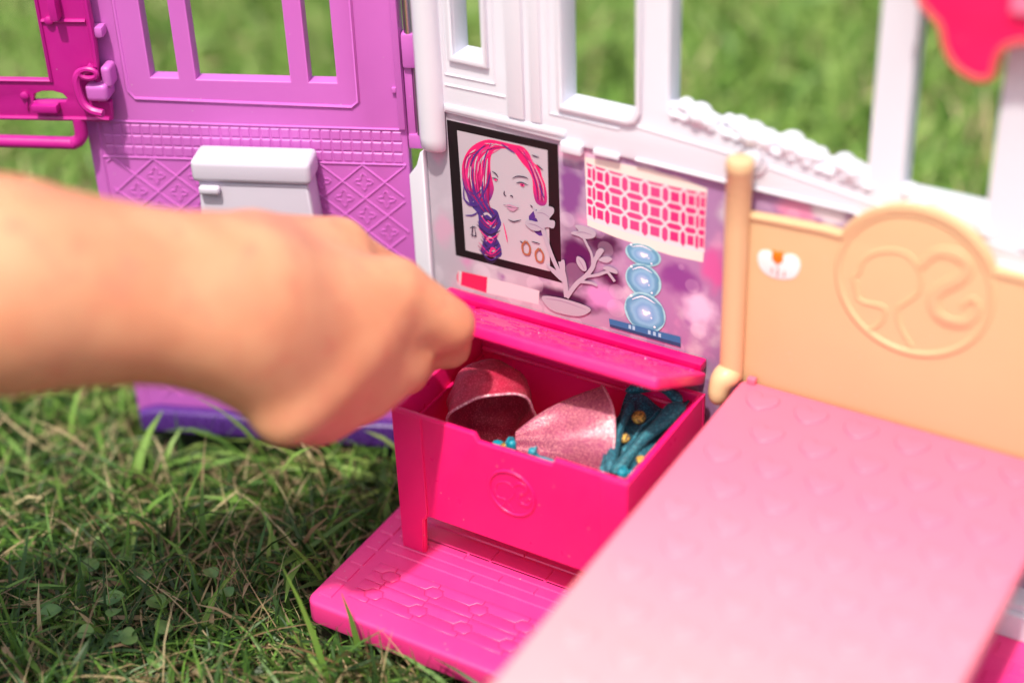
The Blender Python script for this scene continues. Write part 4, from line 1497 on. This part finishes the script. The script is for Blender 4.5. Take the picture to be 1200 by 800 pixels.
# ------------------------------------------------------------------ scalloped awning at the top right
aw = thing('awning', 'hot pink scalloped awning trimmed in gold hanging from the white wall above the bed', 'awning', (18.5, -1.0, 19.2))
ao = [(15.0, 21.4), (15.1, 21.1), (15.38, 20.83), (15.72, 20.5), (15.9, 19.95), (16.2, 19.5), (16.6, 19.26), (17.0, 19.18), (17.3, 19.36), (17.35, 19.8), (17.5, 20.2), (17.9, 20.45),
      (18.3, 20.5), (18.7, 20.2), (18.85, 19.7), (19.2, 19.3), (19.7, 19.2), (20.1, 19.4), (20.25, 19.9), (20.6, 20.4), (21.2, 20.5), (21.6, 20.2), (21.9, 19.6), (22.4, 19.3), (22.9, 19.5), (23.1, 20.2), (23.2, 24.0), (15.6, 24.0), (15.0, 23.0)]
awp = smooth_line(ao[:26], 4)
add('valance', plate([list(map(tuple, awp)) + ao[26:]], .3, .08, wallf(-.75), 3), 'awning', aw)
add('valance_trim', join(*[tube(wallf(-1.02)(np.column_stack([awp, np.zeros(len(awp))])), .1, 7)]), 'goldtrim', aw)
add('upper_band', rbox(17.6, 23.1, -1.25, -1.06, 21.3, 24, .08), 'awning_light', aw)
add('bracket', join(rbox(15.8, 16.2, -.74, -.12, 24.0, 24.6, .05), rbox(22.4, 22.8, -.74, -.12, 24.0, 24.6, .05), rbox(15.7, 23.1, -.95, -.75, 24.003, 24.5, .05)), 'white', aw)

# ------------------------------------------------------------------ the child's arm and hand
J = {'wrist': (-1.08, -12.82, 13.36), 'fore': (-4.55, -17.78, 15.55), 'mid': (-8.39, -23.33, 17.46), 'elbow': (-11.3, -27.6, 18.9), 'upper': (-12.5, -37, 27), 'shoulder': (-13.0, -40.5, 31),
     'imcp': (1.34, -7.7, 11.68), 'mmcp': (1.21, -9.36, 10.89), 'rmcp': (1.0, -11.18, 10.32), 'pmcp': (0.64, -12.83, 9.91),
     'ipip': (2.35, -6.24, 9.83), 'idip': (1.87, -5.62, 8.45), 'itip': (0.93, -5.26, 7.86),
     'mpip': (1.67, -7.76, 8.94), 'mdip': (0.92, -6.77, 7.72), 'mtip': (-0.21, -6.29, 7.43),
     'rpip': (1.04, -9.51, 8.43), 'rdip': (0.09, -8.5, 7.22), 'rtip': (-1.07, -7.95, 7.05),
     'ppip': (0.5, -11.43, 8.56), 'pdip': (-0.45, -10.52, 7.58), 'ptip': (-1.31, -10.07, 7.4),
     'tcmc': (-1.76, -10.39, 13.42), 'tmcp': (-1.17, -7.16, 12.23), 'tip1': (-0.55, -5.4, 10.35), 'ttip': (0.14, -4.32, 8.95)}
J = {k_: np.array(v_) for k_, v_ in J.items()}


def hand_sdf(P):
    cp = lambda a, b_, ra, rb: capsule_sdf(P, J[a] if isinstance(a, str) else a, J[b_] if isinstance(b_, str) else b_, ra, rb)
    d = cp('wrist', 'fore', 2.35, 2.95)
    d = smin(d, cp('fore', 'mid', 2.95, 3.1), .6)
    d = smin(d, cp('mid', 'elbow', 3.1, 2.8), .6)
    d = smin(d, cp('elbow', 'upper', 2.8, 3.2), .8)
    d = smin(d, cp('upper', 'shoulder', 3.2, 3.5), .6)
    palm = None
    for k_, r_ in (('imcp', 1.02), ('mmcp', 1.0), ('rmcp', .98), ('pmcp', .92)):
        s_ = J['wrist'] + (J[k_] - J['wrist']) * .12
        e = capsule_sdf(P, s_, J[k_], 1.45, r_)
        palm = e if palm is None else smin(palm, e, 1.5)
    # flesh of the palm lies under the bones
    e = capsule_sdf(P, J['wrist'] * .55 + J['rmcp'] * .45 + np.array([-.6, .9, -.8]), J['mmcp'] + np.array([-.9, .9, -.6]), 1.5, 1.1)
    palm = smin(palm, e, .8)
    d = smin(d, palm, 1.7)
    th = smin(cp('tcmc', 'tmcp', 1.35, 1.0), cp('tmcp', 'tip1', .92, .78), .3)
    th = smin(th, cp('tip1', 'ttip', .78, .62), .2)
    d = smin(d, th, 1.3)
    for f_, r0 in (('i', .86), ('m', .80), ('r', .76), ('p', .68)):
        fg = cp(f_ + 'mcp', f_ + 'pip', r0 * 1.18, r0 * 1.0)
        fg = smin(fg, cp(f_ + 'pip', f_ + 'dip', r0 * .95, r0 * .82), .16)
        fg = smin(fg, cp(f_ + 'dip', f_ + 'tip', r0 * .82, r0 * .70), .16)
        d = smin(d, fg, .2 if f_ == 'i' else .6)
    # the closed fingers press against one another
    for a, b_ in (('i', 'm'), ('m', 'r'), ('r', 'p')):
        q0, q1 = (J[a + 'mcp'] + J[b_ + 'mcp']) / 2, (J[a + 'pip'] * .9 + J[b_ + 'pip'] * 1.1) / 2
        d = smin(d, capsule_sdf(P, q0, q1 + (q0 - q1) * (.6 if a == 'i' else .05), .95, .7 if a == 'i' else .8), .5 if a == 'i' else .7)
    return d


person = thing('person', 'bare arm and hand reaching in from the left, lifting the chest lid', 'person', (-11.3, -27.6, 12))
hv, hf = surface_net(hand_sdf, (-17, -44.5, 5.2), (4.2, -2.8, 35), 0.21)
bm_o = add('arm_and_hand', (hv, hf), 'skin', person, auto=180)
# soften the voxel steps
me = bm_o.data
bm = bmesh.new()
bm.from_mesh(me)
for _ in range(5):
    bmesh.ops.smooth_vert(bm, verts=bm.verts, factor=0.5, use_axis_x=True, use_axis_y=True, use_axis_z=True)
bm.to_mesh(me)
bm.free()
for f_, r0 in (('i', .57), ('m', .56), ('r', .53), ('p', .47)):
    a, b_ = J[f_ + 'dip'], J[f_ + 'tip']
    ax_ = (b_ - a) / np.linalg.norm(b_ - a)
    outv = np.cross(np.cross(ax_, J[f_ + 'pip'] - a), ax_)
    outv = -outv / np.linalg.norm(outv)
    sd_ = np.cross(ax_, outv)
    c_ = b_ + outv * r0 * .95 + ax_ * .12
    fr = frame(c_, sd_, ax_, outv)
    v, f = ellipsoids_net([((0, 0, 0), (r0 * .66, r0 * .8, .12))], .1, .05, .1)
    add('fingernail', (fr(v), f), 'nail', person, auto=80)

# ------------------------------------------------------------------ lawn


def in_house(x, y, m_=0.0):
    s_ = (x - WO[0]) * WD[0] + (y - WO[1]) * WD[1]
    c_ = (x - WO[0]) * WN[0] + (y - WO[1]) * WN[1]
    return ((x > -1.5 - m_) & (x < 24 + m_) & (y > -10.65 - m_) & (y < 1 + m_)) | ((s_ > -1) & (s_ < 12 + m_) & (c_ > -.7 - m_) & (c_ < 1.0 + m_)) | \
        ((x > -3.3 - m_) & (x < -1.4) & (y > -.9 - m_) & (y < 1 + m_))


def blades(n, x0, x1, y0, y1, Lm, Ls, wm, straw, lie=0.3, clump=0.0, bias=0.0):
    x = rng.uniform(x0, x1, n)
    y = rng.uniform(y0, y1, n)
    if clump:
        # tufts: pull roots toward random centres
        nc = max(1, n // 14)
        cx, cy = rng.uniform(x0, x1, nc), rng.uniform(y0, y1, nc)
        i = rng.integers(0, nc, n)
        m_ = rng.random(n) < clump
        x = np.where(m_, cx[i] + rng.normal(0, .45, n), x)
        y = np.where(m_, cy[i] + rng.normal(0, .45, n), y)
    Ln = np.clip(rng.normal(Lm, Ls, n), .8, None)
    az = rng.uniform(0, 2 * math.pi, n)
    lying = rng.random(n) < lie
    e0 = np.where(lying, rng.uniform(5, 35, n), rng.uniform(45, 88, n))
    e1 = np.where(lying, rng.uniform(-25, 12, n), e0 - rng.uniform(15, 110, n))
    w = np.clip(rng.normal(wm, wm * .35, n), wm * .35, None)
    K = 5
    t = np.linspace(0, 1, K)
    el = np.radians(e0[:, None] + (e1 - e0)[:, None] * t[None] ** 1.3)
    azz = az[:, None] + rng.normal(0, .35, n)[:, None] * t[None]
    st = (Ln / (K - 1))[:, None]
    dx = np.cos(el) * np.cos(azz) * st
    dy = np.cos(el) * np.sin(azz) * st
    dz = np.sin(el) * st
    zz = lambda q: np.concatenate([np.zeros((n, 1)), np.cumsum(q[:, :-1], 1)], 1)
    px = x[:, None] + zz(dx)
    py = y[:, None] + zz(dy)
    z0 = GZ + np.where(lying, rng.uniform(0, 1.1, n), rng.uniform(-.1, .3, n))
    pz = np.maximum(z0[:, None] + zz(dz), GZ + .05)
    bad0 = (x > -31) & (x < 12) & (y > -33) & (y < 4) if wm > .4 else np.zeros(n, bool)
    bad = bad0 | (in_house(px, py, 0.12) & (pz > -1.25)).any(1) | in_house(x, y, 0.0)
    prof = np.array([.75, 1.0, .95, .65, .06])
    hw = w[:, None] * prof[None] / 2
    twist = rng.normal(0, .5, n)[:, None] + rng.normal(0, .4, n)[:, None] * t[None]
    sx = -np.sin(azz) * np.cos(twist)
    sy = np.cos(azz) * np.cos(twist)
    sz = np.sin(twist)
    A = np.stack([px + sx * hw, py + sy * hw, pz + sz * hw], -1)
    B = np.stack([px - sx * hw, py - sy * hw, pz - sz * hw], -1)
    V = np.stack([A, B], 2)[~bad].reshape(-1, 3)
    m_ = (~bad).sum()
    tint = np.clip(rng.beta(1.3, 1.6, n) + bias, 0, 1)[~bad]
    isst = (rng.random(n) < straw)[~bad]
    base = (np.arange(m_) * 2 * K)[:, None]
    q = []
    for k_ in range(K - 1):
        q.append(np.stack([base[:, 0] + 2 * k_, base[:, 0] + 2 * k_ + 1, base[:, 0] + 2 * k_ + 3, base[:, 0] + 2 * k_ + 2], 1))
    Q = np.stack(q, 1).reshape(-1, 4)
    return V, Q, np.repeat(tint, 2 * K), np.repeat(isst.astype(np.int32), K - 1)


def grass_object(name, label, sets):
    Vs, Qs, Ts, Ms, n = [], [], [], [], 0
    for V, Q, T, m_ in sets:
        Vs.append(V)
        Qs.append(Q + n)
        Ts.append(T)
        Ms.append(m_)
        n += len(V)
    V, Q, T, m_ = np.concatenate(Vs), np.concatenate(Qs), np.concatenate(Ts), np.concatenate(Ms)
    me = bpy.data.meshes.new(name)
    me.vertices.add(len(V))
    me.vertices.foreach_set('co', (V * S).astype(np.float32).ravel())
    me.loops.add(Q.size)
    me.loops.foreach_set('vertex_index', Q.astype(np.int32).ravel())
    me.polygons.add(len(Q))
    me.polygons.foreach_set('loop_start', np.arange(0, Q.size, 4, dtype=np.int32))
    me.materials.append(M['grass'])
    me.materials.append(M['straw'])
    me.polygons.foreach_set('material_index', m_)
    me.polygons.foreach_set('use_smooth', np.ones(len(Q), bool))
    at_ = me.attributes.new('tint', 'FLOAT', 'POINT')
    at_.data.foreach_set('value', T.astype(np.float32))
    me.update(calc_edges=True)
    me.validate()
    o = link(name, me, None, (0, 0, 0))
    o['kind'] = 'stuff'
    o['label'] = label
    o['category'] = 'grass'
    return o


grass_object('lawn_grass', 'mown green lawn grass with dry straw all around the doll house', [
    blades(20000, -30, 10, -32, 3, 2.3, .8, .11, .14, .6, .5, -.2),  # darker tint: shade over the foreground is put into the blade colour
    blades(4200, -30, 10, -32, 3, 2.7, .8, .2, .08, .45, .6, .0),
    blades(500, -30, 10, -32, 3, 2.8, .8, .3, .3, .7, .2, .1),
    blades(10000, -30, 10, -32, 3, 2.8, 1.0, .05, .62, .7),
    blades(42000, -62, 40, -4, 72, 3.2, 1.0, .2, .05, .35, .6, .42),
    blades(9000, -62, 40, -4, 72, 3.4, 1.0, .13, .28, .4, .6, .44),
    blades(26000, -150, 130, -75, 190, 4.0, 1.0, .5, .08, .3, .5, .44)])

# clover and other small broad leaves among the blades


def clover(base, n, h_, r_, label, ph):
    t = thing('clover_plant', label, 'clover', base, 'broad-leaved weeds in the lawn')
    for k in range(n):
        a = ph + 2 * math.pi * k / n
        tipp = np.array(base) + np.array([math.cos(a) * r_ * .75, math.sin(a) * r_ * .75, h_ + random.uniform(-.15, .15)])
        add('stem', tube(smooth_line([base, np.array(base) * .5 + tipp * .5 + np.array([0, 0, .25]), tipp], 4), .04, 5), 'leaf', t)
        tl, rl = random.uniform(-.3, .5), random.uniform(-.4, .4)

        def lf(u, v):
            w_ = math.sin(math.pi * min(1, v * .93 + .03)) ** .6
            xx, yy = (u - .5) * r_ * 1.2 * w_, v * r_ * 1.1
            zz = .18 * r_ * abs(u - .5) * 2 * w_ - .25 * r_ * v * v + tl * yy + rl * xx
            return tipp + np.array([math.cos(a) * yy - math.sin(a) * xx, math.sin(a) * yy + math.cos(a) * xx, zz])
        add('leaf', thick(cloth_net(lf, 7, 9), .02), 'leaf', t, auto=70)


for i, (bx, by, n, h_, r_, lb) in enumerate((
        (-7.3, -12.6, 3, 1.3, .5, 'three-leaved clover in the shaded grass left of the pink floor'),
        (-8.6, -14.2, 2, 1.3, .6, 'pair of round weed leaves low in the grass at the far left'),
        (-6.9, -14.7, 3, 1.5, .4, 'small pale clover nearest the bottom left corner'),
        (-4.6, -11.3, 2, 1.7, .36, 'light green sprig in the shade between hand and floor'),
        (-5.2, -14.4, 3, 1.3, .42, 'clover low in the grass before the front floor corner'),
        (-9.6, -11.6, 3, 1.3, .42, 'clover in the grass below the forearm'))):
    clover((bx, by, GZ), n, h_ + .25, r_ * 1.3, lb, i * .9)
print('SCENE BUILT')
